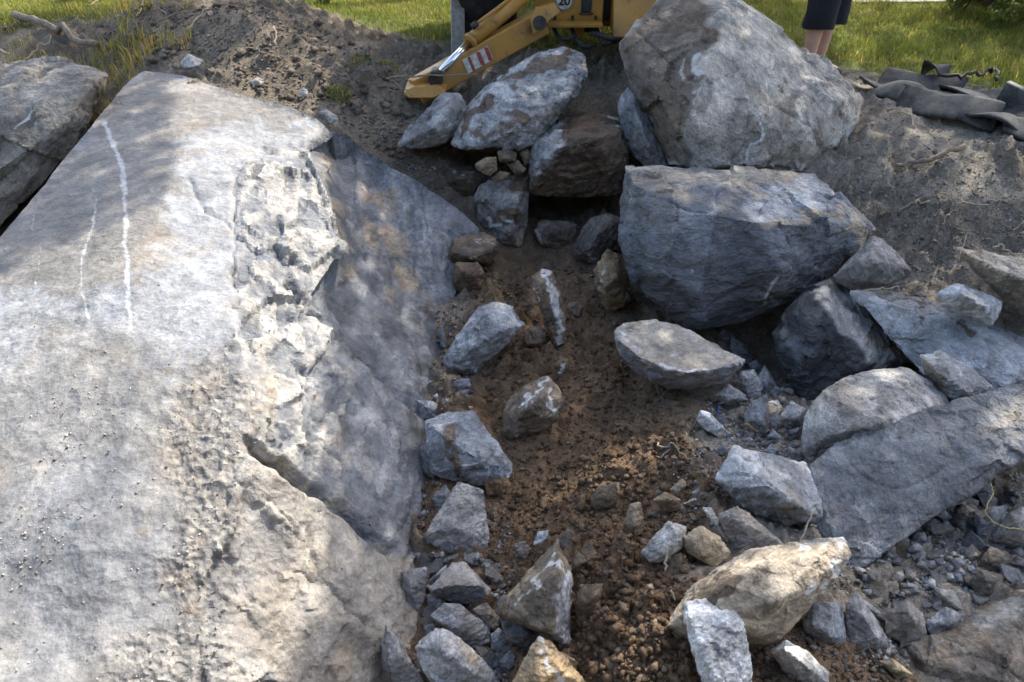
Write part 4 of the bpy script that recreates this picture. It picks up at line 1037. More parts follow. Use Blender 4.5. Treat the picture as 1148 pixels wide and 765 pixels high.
def scatter(poly, count, smin, smax, meshes, label, group, lift=0.2):
    xs = [q[0] for q in poly]; ys = [q[1] for q in poly]
    spots = []
    for _ in range(6000):
        if len(spots) >= count: break
        px, py = RNG.uniform(min(xs), max(xs)), RNG.uniform(min(ys), max(ys))
        if not in_poly(np.array([px]), np.array([py]), poly)[0] or covered(px, py - 3)[0]: continue
        if any(math.hypot(px - a, py - b) < smin * .6 for a, b in spots): continue
        spots.append((px, py))
    spots.sort()
    for k, (px, py) in enumerate(spots):
        zd = float(ground_zd(px, py))
        p = P(px, py, zd)
        z = ground_z(p[None, :2])[0][0]
        s = (smin + (smax - smin) * RNG.random() ** 1.8) * zd / FPX * 0.5
        o = bpy.data.objects.new('stone_chip', meshes[int(RNG.integers(len(meshes)))])
        COL.objects.link(o)
        o.location = (p[0], p[1], z + s * lift)
        o.scale = (s, s, s)
        o.rotation_euler = (RNG.normal(0, .35), RNG.normal(0, .35), RNG.uniform(0, 6.28))
        tag(o, ordinal(k + 1) + ' from the left of the ' + label, 'stone', group)
grey = chip_set('grey', [BL, GR, SL, (.36, .37, .39)], .08)
brn = chip_set('brown', [BR, (.2, .16, .12), (.13, .095, .06)], .3)
pale = chip_set('pale', [(.44, .42, .38), GR, TN], .05)
scatter([(960,640),(1048,580),(1100,545),(1148,590),(1148,665),(1090,690),(1030,730),(985,735),(940,700)], 62, 13, 36, grey, 'angular grey chips under the leaning slab', 'chips under the leaning slab')
scatter([(735,520),(800,500),(815,550),(800,580),(770,590),(735,575)], 36, 7, 16, pale, 'pale chips in the gravel patch beside the grey wedge', 'chips of the gravel patch')
scatter([(800,440),(860,430),(905,480),(890,515),(840,510),(790,470)], 30, 9, 20, grey, 'grey chips among the shards below the tan topped slab', 'chips among the shards')
scatter([(450,600),(560,640),(580,720),(560,760),(480,765),(430,690)], 46, 11, 34, grey, 'grey chips in the rubble at the outcrop foot', 'chips at the outcrop foot')
scatter([(560,320),(640,340),(660,450),(740,500),(700,600),(620,590),(570,540),(540,420)], 34, 6, 14, brn, 'small brown stones loose on the trench floor', 'small stones on the trench floor')
scatter([(640,600),(720,600),(760,700),(760,765),(640,765)], 22, 7, 20, brn, 'brown lumps on the loose heap at the bottom', 'lumps on the loose heap')
scatter([(190,60),(300,30),(420,70),(440,150),(350,110),(260,90)], 22, 5, 11, pale, 'pale pebbles on the grey soil mound', 'pebbles on the mound')
scatter([(940,150),(1148,180),(1148,260),(1050,300),(980,260),(930,200)], 26, 4, 10, pale, 'pale pebbles on the bare bank at right', 'pebbles on the right bank')
scatter([(985,250),(1040,245),(1060,290),(1030,320),(1000,290)], 20, 5, 11, pale, 'crumbled stones sliding down the right bank', 'crumbled stones on the bank')

def gravel(name, label, poly, count, smin, smax, tints, lift=.25, mat=None, over=False):
    """countless crumbs: one object"""
    xs = [q[0] for q in poly]; ys = [q[1] for q in poly]
    px = RNG.uniform(min(xs), max(xs), count * 2); py = RNG.uniform(min(ys), max(ys), count * 2)
    k = in_poly(px, py, poly); px, py = px[k][:count], py[k][:count]
    if not over: k = ~covered(px, py); px, py = px[k], py[k]
    n = len(px)
    zd = ground_zd(px, py)
    p = P(px, py, zd)
    p[:, 2] = ground_z(p[:, :2])[0]
    s = RNG.uniform(0, 1, n) ** 4.5 * (smax - smin) + smin
    base = np.array([[1,0,0],[-1,0,0],[0,1,0],[0,-1,0],[0,0,1],[0,0,-1]], float)
    fc = np.array([[0,2,4],[2,1,4],[1,3,4],[3,0,4],[2,0,5],[1,2,5],[3,1,5],[0,3,5]])
    a = RNG.uniform(0, 6.28, n); ca, sa = np.cos(a), np.sin(a)
    jit = RNG.uniform(.55, 1.25, (n, 6, 3))
    b = base[None] * jit + RNG.normal(0, .22, (n, 6, 3))
    b[:, :, 2] *= .7
    R = np.zeros((n, 3, 3)); R[:, 0, 0] = ca; R[:, 0, 1] = -sa; R[:, 1, 0] = sa; R[:, 1, 1] = ca; R[:, 2, 2] = 1
    b = np.einsum('nij,nkj->nki', R, b) * s[:, None, None] + p[:, None, :] + np.array([0, 0, 1]) * (s * lift)[:, None, None]
    V = b.reshape(-1, 3); F = (fc[None] + (np.arange(n) * 6)[:, None, None]).reshape(-1, 3)
    me = np_mesh(name, V, F, smooth=False)
    T = np.array(tints)[RNG.integers(len(tints), size=n)] * RNG.uniform(.75, 1.25, (n, 1))
    set_attr(me, 'tint', np.column_stack([np.repeat(T, 6, 0), np.ones(n * 6)])); set_attr(me, 'mask', np.tile([0.05, 0, 0, 1], (n * 6, 1)))
    return tag(link(name, me, mat or ROCK), label, 'gravel', kind='stuff')
ST_ = 'soil_crumbs'
gravel('soil_crumbs', 'loose brown crumbs of soil over the trench floor', [(520,300),(690,300),(740,400),(800,520),(780,640),(870,770),(560,770),(440,760),(450,610),(560,540)], 14000, .002, .019, [(.17,.11,.065),(.20,.135,.083),(.14,.092,.055),(.22,.16,.11)], mat=SOIL)
gravel('grit', 'grey crushed grit between the stones on the right', [(740,520),(800,440),(900,460),(900,600),(960,640),(1148,520),(1148,700),(980,760),(930,700),(800,600)], 5200, .003, .014, [BL, GR, SL, (.15,.12,.09), (.4,.4,.4)])
gravel('bank_crumbs', 'dusty crumbs scattered over the bare bank on the right', [(900,75),(1148,115),(1148,300),(1000,330),(930,200)], 5000, .003, .013, [(.36,.31,.25),(.29,.25,.20),(.42,.39,.35)], mat=SOIL)
gravel('mound_crumbs', 'dusty crumbs scattered over the soil mound', [(100,10),(320,5),(480,100),(500,230),(380,140),(250,95),(130,75)], 5000, .004, .018, [(.24,.20,.155),(.19,.155,.12),(.33,.31,.28)], mat=SOIL)
gravel('foot_grit', 'dark crushed grit at the foot of the outcrop', [(440,600),(560,560),(600,620),(570,765),(440,765)], 2600, .003, .013, [BL, SL, DK, (.12,.09,.06)])

gravel('rubble', 'crushed angular rubble packed under the leaning slab', [(965,640),(1048,580),(1110,540),(1148,560),(1148,690),(1080,700),(985,740),(930,710)], 900, .008, .034, [BL, GR, SL, (.15,.13,.11), DK], lift=.4)
gravel('rubble', 'crushed angular rubble packed along the outcrop foot', [(440,600),(500,600),(560,640),(585,720),(560,765),(430,765)], 520, .008, .030, [BL, SL, DK, GR], lift=.4)
gravel('rubble', 'crushed angular rubble between the shards and the pale rounded boulder', [(790,440),(850,410),(905,470),(900,520),(830,510)], 420, .007, .026, [BL, GR, SL, DK], lift=.4)
gravel('soil_clods', 'loose brown clods heaped around the stones at lower centre', [(560,560),(700,480),(800,560),(770,640),(860,765),(610,765),(650,640)], 1500, .008, .030, [(.17,.11,.065),(.20,.135,.083),(.14,.092,.055)], lift=.3, mat=SOIL)
gravel('mound_clods', 'grey brown clods over the rough soil mound', [(100,10),(320,5),(480,100),(500,230),(400,150),(250,92),(130,72)], 900, .010, .045, [(.22,.18,.135),(.18,.145,.11)], lift=.3, mat=SOIL)
gravel('foot_crumbs', 'crumbs of rock and soil banked against the foot of the rock face', [(455,300),(530,300),(530,470),(500,520),(490,600),(470,600),(478,470),(480,360)], 1500, .003, .020, [BL, SL, (.16,.11,.065), (.11,.075,.045), (.3,.2,.12)], lift=.3, over=True)
# grit lying on the rock face
_ov = np.empty(len(ome.vertices) * 3, np.float32); ome.vertices.foreach_get('co', _ov); _ov = _ov.reshape(-1, 3)[:len(qx)]
_gw = np.clip(.04 + .9 * sstep(.1, .55, fbm(_ov.astype(float) * 2.2, 4, 49)) * (1 - C_) * sstep(250, 420, qy) + .5 * K, 0, 1) * (qy > 150) * (qy < 790) * (qx > -40)
_pick = RNG.choice(len(_gw), 6000, p=_gw / _gw.sum())
def crumbs_at(name, label, pts, sizes, tints, mat, al=1.0):
    n = len(pts)
    base = np.array([[1,0,0],[-1,0,0],[0,1,0],[0,-1,0],[0,0,1],[0,0,-1]], float)
    fc = np.array([[0,2,4],[2,1,4],[1,3,4],[3,0,4],[2,0,5],[1,2,5],[3,1,5],[0,3,5]])
    b = base[None] * RNG.uniform(.55, 1.2, (n, 6, 3)) + RNG.normal(0, .25, (n, 6, 3))
    V_ = (b * sizes[:, None, None] + pts[:, None, :]).reshape(-1, 3)
    me = np_mesh(name, V_, (fc[None] + (np.arange(n) * 6)[:, None, None]).reshape(-1, 3), smooth=False)
    T = np.array(tints)[RNG.integers(len(tints), size=n)] * RNG.uniform(.7, 1.3, (n, 1))
    set_attr(me, 'tint', np.column_stack([np.repeat(T, 6, 0), np.ones(n * 6)])); set_attr(me, 'mask', np.tile([0, 0, 0, al], (n * 6, 1)))
    return tag(link(name, me, mat), label, 'gravel', kind='stuff')
crumbs_at('blast_grit', 'pale blast grit and crumbs lying on the big rock face', _ov[_pick] + RNG.normal(0, .004, (6000, 3)), .001 + .006 * RNG.random(6000) ** 7, [(.34,.33,.31),(.28,.28,.28),(.42,.40,.36),(.27,.22,.16)], FACE)
gravel('soil_clods', 'brown crumbly soil between the white stone and the corner boulder', [(840,715),(900,690),(940,700),(1000,735),(1030,765),(1040,800),(840,800)], 1800, .003, .018, [(.17,.11,.065),(.20,.135,.083),(.14,.092,.055),(.24,.22,.2)], lift=.3, mat=SOIL)

# ------------------------------------------------------------------ roots and twigs
def tube(pts, radii, sides=6):
    pts = [np.array(p, float) for p in pts]
    V, F = [], []
    up = np.array([0.13, 0.21, 0.97])
    for i, p in enumerate(pts):
        t = pts[min(i + 1, len(pts) - 1)] - pts[max(i - 1, 0)]
        t = t / (np.linalg.norm(t) + 1e-9)
        a = np.cross(t, up); a /= np.linalg.norm(a) + 1e-9
        b = np.cross(a, t)
        for k in range(sides):
            an = 2 * math.pi * k / sides
            V.append(p + radii[i] * (math.cos(an) * a + math.sin(an) * b))
    n = len(pts)
    for i in range(n - 1):
        for k in range(sides):
            F.append((i * sides + k, i * sides + (k + 1) % sides, (i + 1) * sides + (k + 1) % sides, (i + 1) * sides + k))
    me = bpy.data.meshes.new('tube')
    me.from_pydata([tuple(v) for v in V], [], F + [tuple(range(sides))[::-1], tuple(range((n - 1) * sides, n * sides))])
    me.polygons.foreach_set('use_smooth', np.ones(len(me.polygons), bool))
    me.update()
    return me
def px_line(line, lift=0.01, sub=4, wob=0.006, D=None, sd=1):
    r = random.Random(sd)
    q = []
    for (a, b) in zip(line[:-1], line[1:]):
        for k in range(sub): q.append([a[j] + (b[j] - a[j]) * k / sub for j in range(2)])
    q.append(list(line[-1][:2]))
    out = []
    for i, (x, y) in enumerate(q):
        zd = float(ground_zd(x, y)) if D is None else (D if not isinstance(D, tuple) else D[0] + (D[1] - D[0]) * i / (len(q) - 1))
        p = P(x, y, zd)
        if D is None: p[2] = max(p[2], ground_z(p[None, :2])[0][0])
        p = p + np.array([r.gauss(0, wob), r.gauss(0, wob), lift + r.gauss(0, wob) * .6])
        out.append(p)
    return out
def twig(name, label, line, r0, r1, mat=WOOD, forks=(), cat='root', **kw):
    pts = px_line(line, **kw)
    n = len(pts)
    main = tube(pts, [r0 + (r1 - r0) * i / (n - 1) for i in range(n)])
    if not forks:
        return tag(link(name, main, mat), label, cat)
    root = empty(name, pts[0])
    inv_ = Matrix.Translation(-root.location)
    main.transform(inv_); link('stem', main, mat, root)
    for f in forks:
        fp = px_line(f, **kw); m = len(fp)
        me = tube(fp, [r0 * .6 + (r1 * .7 - r0 * .6) * i / (m - 1) for i in range(m)]); me.transform(inv_)
        link('side_root', me, mat, root)
    return tag(root, label, cat)
twig('tree_root', 'thick grey root lying above the weathered boulder at upper left', [(18,25),(45,33),(75,45),(113,63)], .030, .022, lift=.05, wob=.008, sd=3)
twig('branch', 'brown branch sticking out over the bank right of the dark boulder', [(1001,199),(1015,192),(1045,186),(1077,174)], .010, .016, lift=.05, sd=4)
twig('root', 'forked pale root hanging on the bank above the white rock', [(1006,244),(1022,240),(1040,232)], .004, .006, PALEROOT, forks=[[(1022,240),(1032,233)]], lift=.03, sd=5)
twig('root', 'long thin pale root on the bank at the right', [(1048,228),(1070,232),(1105,236)], .004, .004, PALEROOT, forks=[[(1070,240),(1058,250),(1054,262)]], lift=.03, sd=6)
twig('root', 'thin pale root below the rubber mat', [(975,128),(1000,132),(1018,140),(1024,150)], .004, .005, PALEROOT, lift=.02, sd=7)
twig('root', 'thin root at the right edge above the brown grey rock', [(1148,250),(1140,262),(1130,270)], .004, .003, PALEROOT, lift=.03, sd=8)
twig('root', 'curled pale root over the brown grey rock', [(1113,283),(1122,278),(1132,288),(1145,292)], .004, .003, PALEROOT, D=3.55, lift=.02, sd=9)
twig('root', 'fine root dangling beside the brown grey rock', [(1086,260),(1080,275),(1072,302)], .003, .002, PALEROOT, D=3.7, lift=.0, sd=10)
twig('root', 'dry straw root lying along the top of the long slab', [(955,328),(985,325),(1005,322),(1015,331)], .003, .003, PALEROOT, D=3.78, lift=.0, sd=11)
twig('twig', 'dead twig across the foot of the digger leg', [(440,95),(475,94),(510,93),(535,92)], .007, .004, WOOD, forks=[[(440,98),(455,110),(462,116)]], lift=.05, D=(5.3,5.2), sd=12, cat='twig')
twig('twig', 'thin pale twig standing by the grey wedge of rock', [(897,609),(905,590),(913,572)], .0022, .0035, PALEROOT, D=2.82, lift=0, wob=.002, sd=13, cat='twig')
twig('twig', 'pale forked twig on the soil left of the gravel patch', [(735,510),(748,516),(765,519),(782,525)], .004, .003, PALEROOT, forks=[[(750,517),(733,523)]], lift=.02, sd=14, cat='twig')
twig('twig', 'short pale twig standing in the loose soil heap', [(746,641),(747,628),(748,612)], .004, .005, PALEROOT, D=2.78, lift=0, wob=.002, sd=15, cat='twig')
twig('twig', 'tiny pale twig beside the tan boulder in the loose soil', [(752,662),(757,674)], .004, .003, PALEROOT, D=2.66, lift=0, wob=.001, sd=16, cat='twig')
twig('twig', 'thin twig among the stones at the bottom right', [(965,735),(972,725),(985,748)], .0025, .002, WOOD, D=2.66, lift=.01, wob=.002, sd=17, cat='twig')
for i, (ln, lb) in enumerate((([(150,20),(170,10),(190,22)], 'thin root arching over the top of the mound on its left'), ([(163,0),(160,14),(155,26)], 'thin pale root hanging straight down the mound top'),
                              ([(180,28),(200,20),(222,18)], 'thin root crossing the middle of the mound'), ([(210,38),(222,28),(235,20)], 'short root on the mound above the pale angular stone'),
                              ([(240,8),(255,14),(275,22)], 'thin root near the crest of the mound'), ([(30,78),(45,64),(62,56)], 'dry stem lying on the weathered boulder at upper left'),
                              ([(0,35),(20,34),(28,26)], 'pale thin root at the upper left edge'), ([(0,58),(12,66)], 'short dry stem at the left edge below the thick root'),
                              ([(290,66),(305,68),(320,72)], 'thin dry root low on the right of the mound'), ([(308,42),(311,50),(310,58)], 'short pale upright stem on the right of the mound'),
                              ([(100,12),(112,6),(128,4)], 'pale bent branch in the grass at upper left'))):
    twig('root', lb, ln, .007, .004, PALEROOT if i % 2 else WOOD, lift=.03, sd=30 + i)
WIREB = simple('blue_wire', (.10, .16, .42), .45, .1, bump=0); WIREY = simple('yellow_wire', (.50, .40, .13), .5, .1, bump=0)
def wire(label, line, mat, D=None, sd=2, r=.0017):
    pts = px_line(line, lift=.012, sub=5, wob=.0012, D=D, sd=sd)
    tag(link('wire', tube(pts, [r] * len(pts), 5), mat), label, 'wire')
wire('thin blue wire looping over the soil below the tan topped slab', [(815,452),(806,455),(805,465),(809,480),(817,494),(826,499)], WIREB)
wire('thin yellow wire curling under the leaning slab at right', [(1110,546),(1112,556),(1106,568),(1103,578),(1112,588),(1125,594),(1150,597)], WIREY, D=2.8, sd=4)

# ------------------------------------------------------------------ the yellow digger
def make_paint():
    m = NT('worn_yellow_paint')
    co = m.coord('Object')
    n = m.noise(7, 6, .7, co); n2 = m.noise(38, 5, .7, co); n3 = m.noise(3, 4, .6, co)
    c = m.mix(m.ramp(n3, .3, .7), (.42, .215, .03), (.29, .145, .03))
    c = m.mix(m.ramp(n2, .58, .70, 0, .6), c, (.13, .075, .03))
    c = m.mix(m.ramp(n, .55, .68, 0, .85), c, (.11, .075, .05))
    m.l(c, m.b.inputs['Base Color'])
    m.put(m.b.inputs['Roughness'], m.ramp(n, .3, .7, .4, .7))
    m.l(m.bump(n2, .25, .003), m.b.inputs['Normal'])
    return m.m
YEL = make_paint()
STEEL = simple('greasy_steel', (.05, .045, .04), .6, .4, 20, metal=.6)
CHROME = simple('chrome_rod', (.75, .76, .78), .18, .05, 20, metal=1.0, bump=0)
RUB = simple('tyre_rubber', (.020, .020, .021), .75, .4, 14, bump=.4)
MATW = simple('white_paint', (.50, .47, .42), .6, .35, 25); MATR = simple('red_paint', (.30, .06, .05), .6, .4, 25); MATK = simple('black_paint', (.015, .015, .016), .45, .2)
GREYB = simple('grey_weathered_board', (.30, .29, .265), .85, .25, 30, bump=.5)
def box_pts(c, ax, ay, az, sx, sy, sz, bev=0.008):
    bm = bmesh.new()
    bmesh.ops.create_cube(bm, size=1)
    ax, ay, az = [Vector(a).normalized() for a in (ax, ay, az)]
    M = Matrix(((ax.x * sx, ay.x * sy, az.x * sz, c[0]), (ax.y * sx, ay.y * sy, az.y * sz, c[1]), (ax.z * sx, ay.z * sy, az.z * sz, c[2]), (0, 0, 0, 1)))
    bm.transform(M)
    bmesh.ops.recalc_face_normals(bm, faces=bm.faces)
    if bev: bmesh.ops.bevel(bm, geom=bm.edges[:], offset=bev, segments=2, affect='EDGES', profile=.5)
    me = bpy.data.meshes.new('b'); bm.to_mesh(me); bm.free()
    return me
def bar(p0, p1, w, t, bev=0.008, side=None):
    p0, p1 = Vector(p0), Vector(p1)
    d = (p1 - p0)
    ref = Vector(side) if side is not None else Vector((0, 1, 0))
    z = d.normalized()
    x = ref.cross(z).normalized()
    y = z.cross(x)
    return box_pts((p0 + p1) / 2, x, y, z, w, t, d.length, bev)
def cyl(p0, p1, r, seg=24, r2=None):
    p0, p1 = Vector(p0), Vector(p1)
    d = p1 - p0
    bm = bmesh.new()
    bmesh.ops.create_cone(bm, cap_ends=True, segments=seg, radius1=r, radius2=r if r2 is None else r2, depth=d.length)
    bm.transform(Matrix.Translation((p0 + p1) / 2) @ d.to_track_quat('Z', 'Y').to_matrix().to_4x4())
    for f in bm.faces: f.smooth = len(f.verts) == 4
    me = bpy.data.meshes.new('c'); bm.to_mesh(me); bm.free()
    return me
def prism(poly_px, D, thick):
    """flat plate traced at depth D, given its own thickness along y"""
    bm = bmesh.new()
    vs = [bm.verts.new(P(x, y, D)) for x, y in poly_px]
    f = bm.faces.new(vs)
    r = bmesh.ops.extrude_face_region(bm, geom=[f])
    bmesh.ops.translate(bm, verts=[v for v in r['geom'] if isinstance(v, bmesh.types.BMVert)], vec=(0, thick, 0))
    bmesh.ops.recalc_face_normals(bm, faces=bm.faces)
    bmesh.ops.bevel(bm, geom=bm.edges[:], offset=.006, segments=2, affect='EDGES', profile=.5)
    me = bpy.data.meshes.new('p'); bm.to_mesh(me); bm.free()
    return me
dg_root = empty('backhoe_loader', (0.5, 6.6, 0))
DINV = Matrix.Translation(-dg_root.location)
def dpart(name, me, mat, parent=dg_root):
    me.transform(DINV)
    o = link(name, me, mat, parent)
    return o
tag(dg_root, 'worn yellow digger with its stabiliser leg lowered behind the boulders', 'digger')
foot = P(466, 103, 5.42); piv = P(607, 24, 5.62)
leg = dpart('stabiliser_leg', bar(foot, piv, .17, .13, .01, side=(0, 1, 0)), YEL)
d_leg = (Vector(piv) - Vector(foot)).normalized()
perp = Vector((0, 1, 0)).cross(d_leg).normalized()
# warning stripes on the face of the leg
fr = -d_leg.cross(perp).normalized()
mid = Vector(foot) * .545 + Vector(piv) * .455
cen = mid + fr * .068
plate = dpart('warning_plate', box_pts(cen, d_leg, perp, fr, .21, .10, .004, .001), MATW, leg)
for k, sft in enumerate((-.055, .02, .085)):
    dpart('red_stripe', box_pts(cen + d_leg * sft + fr * .004, (d_leg * .9 + perp * .35), perp, fr, .030 if k else .02, .094, .003, 0), MATR, leg)
dpart('stabiliser_foot', prism([(452,104),(462,98),(492,96),(500,104),(486,110),(458,110)], 5.30, .28), YEL)
jt = P(489, 86, 5.36); gl = P(529, 45, 5.44); tp = P(592, -8, 5.56)
dpart('cylinder_rod', cyl(jt, gl, .026), CHROME)
dpart('cylinder_barrel', cyl(gl, tp, .050), YEL)
dpart('cylinder_gland', cyl(Vector(gl) - (Vector(tp) - Vector(gl)).normalized() * .03, gl, .056), YEL)
dpart('rod_eye', cyl(Vector(jt) - Vector((.0, .07, .0)), Vector(jt) + Vector((0, .07, 0)), .048), STEEL)
dpart('hydraulic_pipe', cyl(P(533, 28, 5.38), P(578, -6, 5.5), .012, 10), YEL)
dpart('hydraulic_fitting', cyl(P(529, 31, 5.38), P(535, 26, 5.38), .022, 12), STEEL)
dpart('hinge_bracket', prism([(594,22),(600,10),(622,4),(628,14),(615,24),(608,34),(598,38)], 5.5, .05), YEL)
dpart('hinge_pin', cyl(P(605, 26, 5.46), P(605, 26, 5.75), .048), STEEL)
# rear frame
yb = P(640, 20, 5.68)[1]
def fx(px, D=5.68): return float(P(px, 20, D)[0])
def fz(py, D=5.68): return float(P(600, py, D)[2])
dpart('rear_frame', box_pts(((fx(600) + fx(676)) / 2, yb + .2, fz(-12)), (1, 0, 0), (0, 1, 0), (0, 0, 1), fx(676) - fx(600), .36, fz(-50) - fz(26), .012), YEL)
dpart('frame_flange', box_pts(((fx(612) + fx(676)) / 2, yb + .12, fz(26.5)), (1, 0, 0), (0, 1, 0), (0, 0, 1), fx(674) - fx(612), .44, .022, .004), YEL)
dpart('side_post', prism([(688,42),(688,-60),(770,-60),(742,4),(722,30),(712,42)], 5.6, .3), YEL)
dpart('frame_column', box_pts(((fx(676) + fx(690)) / 2, yb + .3, fz(-15)), (1, 0, 0), (0, 1, 0), (0, 0, 1), (fx(690) - fx(676)) * 1.05, .3, fz(-55) - fz(30), .006), MATK)
dpart('lower_bracket', box_pts((fx(649), yb + .12, fz(38)), (1, 0, 0), (0, 1, 0), (0, 0, 1), .10, .10, .13, .006), YEL)
dpart('valve_body', cyl((fx(657), yb + .15, fz(36)), (fx(672), yb + .15, fz(36)), .05), STEEL)
dpart('hose', tube([P(664, 38, 5.62), P(674, 40, 5.58), P(684, 44, 5.56), P(696, 44, 5.6)], [.016] * 4, 8), RUB)
dpart('crossbar', cyl((fx(620), yb + .25, fz(34)), (fx(700), yb + .25, fz(34)), .045), YEL)
for hk, (h0, h1, h2) in enumerate((((640,30),(652,52),(668,50)),((668,28),(676,50),(690,46)),((620,30),(630,44),(645,40)))):
    dpart('hose', tube([P(*h0, 5.7), P((h0[0] + h1[0]) / 2, (h0[1] + h1[1]) / 2 + 3, 5.66), P(*h1, 5.62), P((h1[0] + h2[0]) / 2, (h1[1] + h2[1]) / 2 + 2, 5.62), P(*h2, 5.66)], [.014] * 5, 8), RUB)
dpart('oil_tank', cyl((fx(627), yb + .3, fz(33)), (fx(646), yb + .3, fz(33)), .075), YEL)
for bx in (606, 622, 642, 668):
    dpart('bolt', cyl((fx(bx), yb + .02, fz(20)), (fx(bx), yb - .012, fz(20)), .012, 8), STEEL)
lampc = (fx(657), yb + .02, fz(4))
lp = dpart('rubber_buffer', box_pts(lampc, (1, 0, 0), (0, 1, 0), (0, 0, 1), .075, .03, .10, .012), RUB)
dpart('buffer_bracket', box_pts((lampc[0], lampc[1] - .004, lampc[2] - .058), (1, 0, 0), (0, 1, 0), (0, 0, 1), .10, .03, .012, .003), STEEL)
sc = Vector((fx(632), yb + .012, fz(-1)))
dpart('speed_disc', cyl(sc, sc + Vector((0, -.004, 0)), .062, 36), MATW)
rim = bmesh.new(); bmesh.ops.create_circle(rim, segments=40, radius=.062)
rv = rim.verts[:]
e = bmesh.ops.extrude_edge_only(rim, edges=rim.edges[:])
bmesh.ops.scale(rim, vec=(.86, .86, 1), verts=[v for v in e['geom'] if isinstance(v, bmesh.types.BMVert)])
rim.transform(Matrix.Translation(sc + Vector((0, -.007, 0))) @ Matrix.Rotation(math.radians(90), 4, 'X'))
rme = bpy.data.meshes.new('ring'); rim.to_mesh(rme); rim.free()
dpart('disc_rim', rme, simple('grey_rim', (.18, .17, .16), .5, .1))
fc_ = bpy.data.curves.new('twenty', 'FONT'); fc_.body = '20'; fc_.size = .085; fc_.align_x = 'CENTER'; fc_.align_y = 'CENTER'; fc_.extrude = .001; fc_.offset = .002
fo = bpy.data.objects.new('tmp', fc_); COL.objects.link(fo)
tme = bpy.data.meshes.new_from_object(fo.evaluated_get(bpy.context.evaluated_depsgraph_get()))
bpy.data.objects.remove(fo)
tme.transform(Matrix.Translation(sc + Vector((0, -.009, 0))) @ Matrix.Rotation(math.radians(90), 4, 'X'))
dpart('number_twenty', tme, MATK)
# cab, bonnet and wheels (mostly above the frame of the picture)
cabx = .65
dpart('chassis', box_pts((cabx, 7.6, .62), (1, 0, 0), (0, 1, 0), (0, 0, 1), .7, 2.6, .4, .02), YEL)
dpart('bonnet', box_pts((cabx, 8.6, 1.15), (1, 0, 0), (0, 1, 0), (0, 0, 1), .75, 1.3, .65, .05), YEL)
for sx in (-.42, .42):
    for yy in (6.75, 7.75):
        dpart('cab_post', box_pts((cabx + sx, yy, 1.65), (1, 0, 0), (0, 1, 0), (0, 0, 1), .06, .06, 1.5, .008), MATK)
dpart('cab_roof', box_pts((cabx, 7.25, 2.44), (1, 0, 0), (0, 1, 0), (0, 0, 1), 1.05, 1.2, .09, .03), YEL)
dpart('seat', box_pts((cabx, 7.4, 1.15), (1, 0, 0), (0, 1, 0), (0, 0, 1), .5, .5, .35, .06), MATK)
def wheel(cx, cy, r, wd, lugs=18):
    prof = [(-.5, .56), (-.52, .72), (-.47, .9), (-.38, .955), (0, .975), (.38, .955), (.47, .9), (.52, .72), (.5, .56), (.3, .53), (-.3, .53)]
    seg = 54
    V = []; F = []
    for i in range(seg):
        a = 2 * math.pi * i / seg
        for (u, q) in prof: V.append((cx + u * wd, cy + q * r * math.cos(a), r + q * r * math.sin(a)))
    m = len(prof)
    for i in range(seg):
        for j in range(m):
            F.append((i * m + j, ((i + 1) % seg) * m + j, ((i + 1) % seg) * m + (j + 1) % m, i * m + (j + 1) % m))
    me = bpy.data.meshes.new('tyre'); me.from_pydata(V, [], F); me.update()
    bm = bmesh.new(); bm.from_mesh(me); bmesh.ops.recalc_face_normals(bm, faces=bm.faces)
    for f in bm.faces: f.smooth = True
    for i in range(lugs * 2):
        s = 1 if i % 2 else -1
        a = 2 * math.pi * i / (lugs * 2)
        b2 = bmesh.new(); bmesh.ops.create_cube(b2, size=1)
        b2.transform(Matrix.Translation((cx, cy, r)) @ Matrix.Rotation(a, 4, 'X') @ Matrix.Translation((s * wd * .25, r * .965, 0)) @ Matrix.Rotation(s * .75, 4, 'Y') @ Matrix.Diagonal((wd * .55, r * .075, r * .075, 1)))
        t = bpy.data.meshes.new('x'); b2.to_mesh(t); b2.free(); bm.from_mesh(t); bpy.data.meshes.remove(t)
    bm.to_mesh(me); bm.free()
    wo_ = dpart('wheel', me, RUB)
    dpart('rim', cyl((cx - wd * .3, cy, r), (cx + wd * .3, cy, r), r * .54, 32), YEL, wo_)
wheel(-.20, 6.78, .68, .46)
wheel(1.32, 6.78, .68, .46)
wheel(-.02, 9.2, .42, .30); wheel(1.28, 9.2, .42, .30)
# grey upright board in front of the tyre
brd = box_pts(P(513, 8, 5.85), (.97, .24, 0), (-.24, .97, 0), (.02, .05, 1), .10, .028, .95, .004)
tag(link('board', brd, GREYB), 'grey upright weathered board standing in front of the black tyre', 'board')

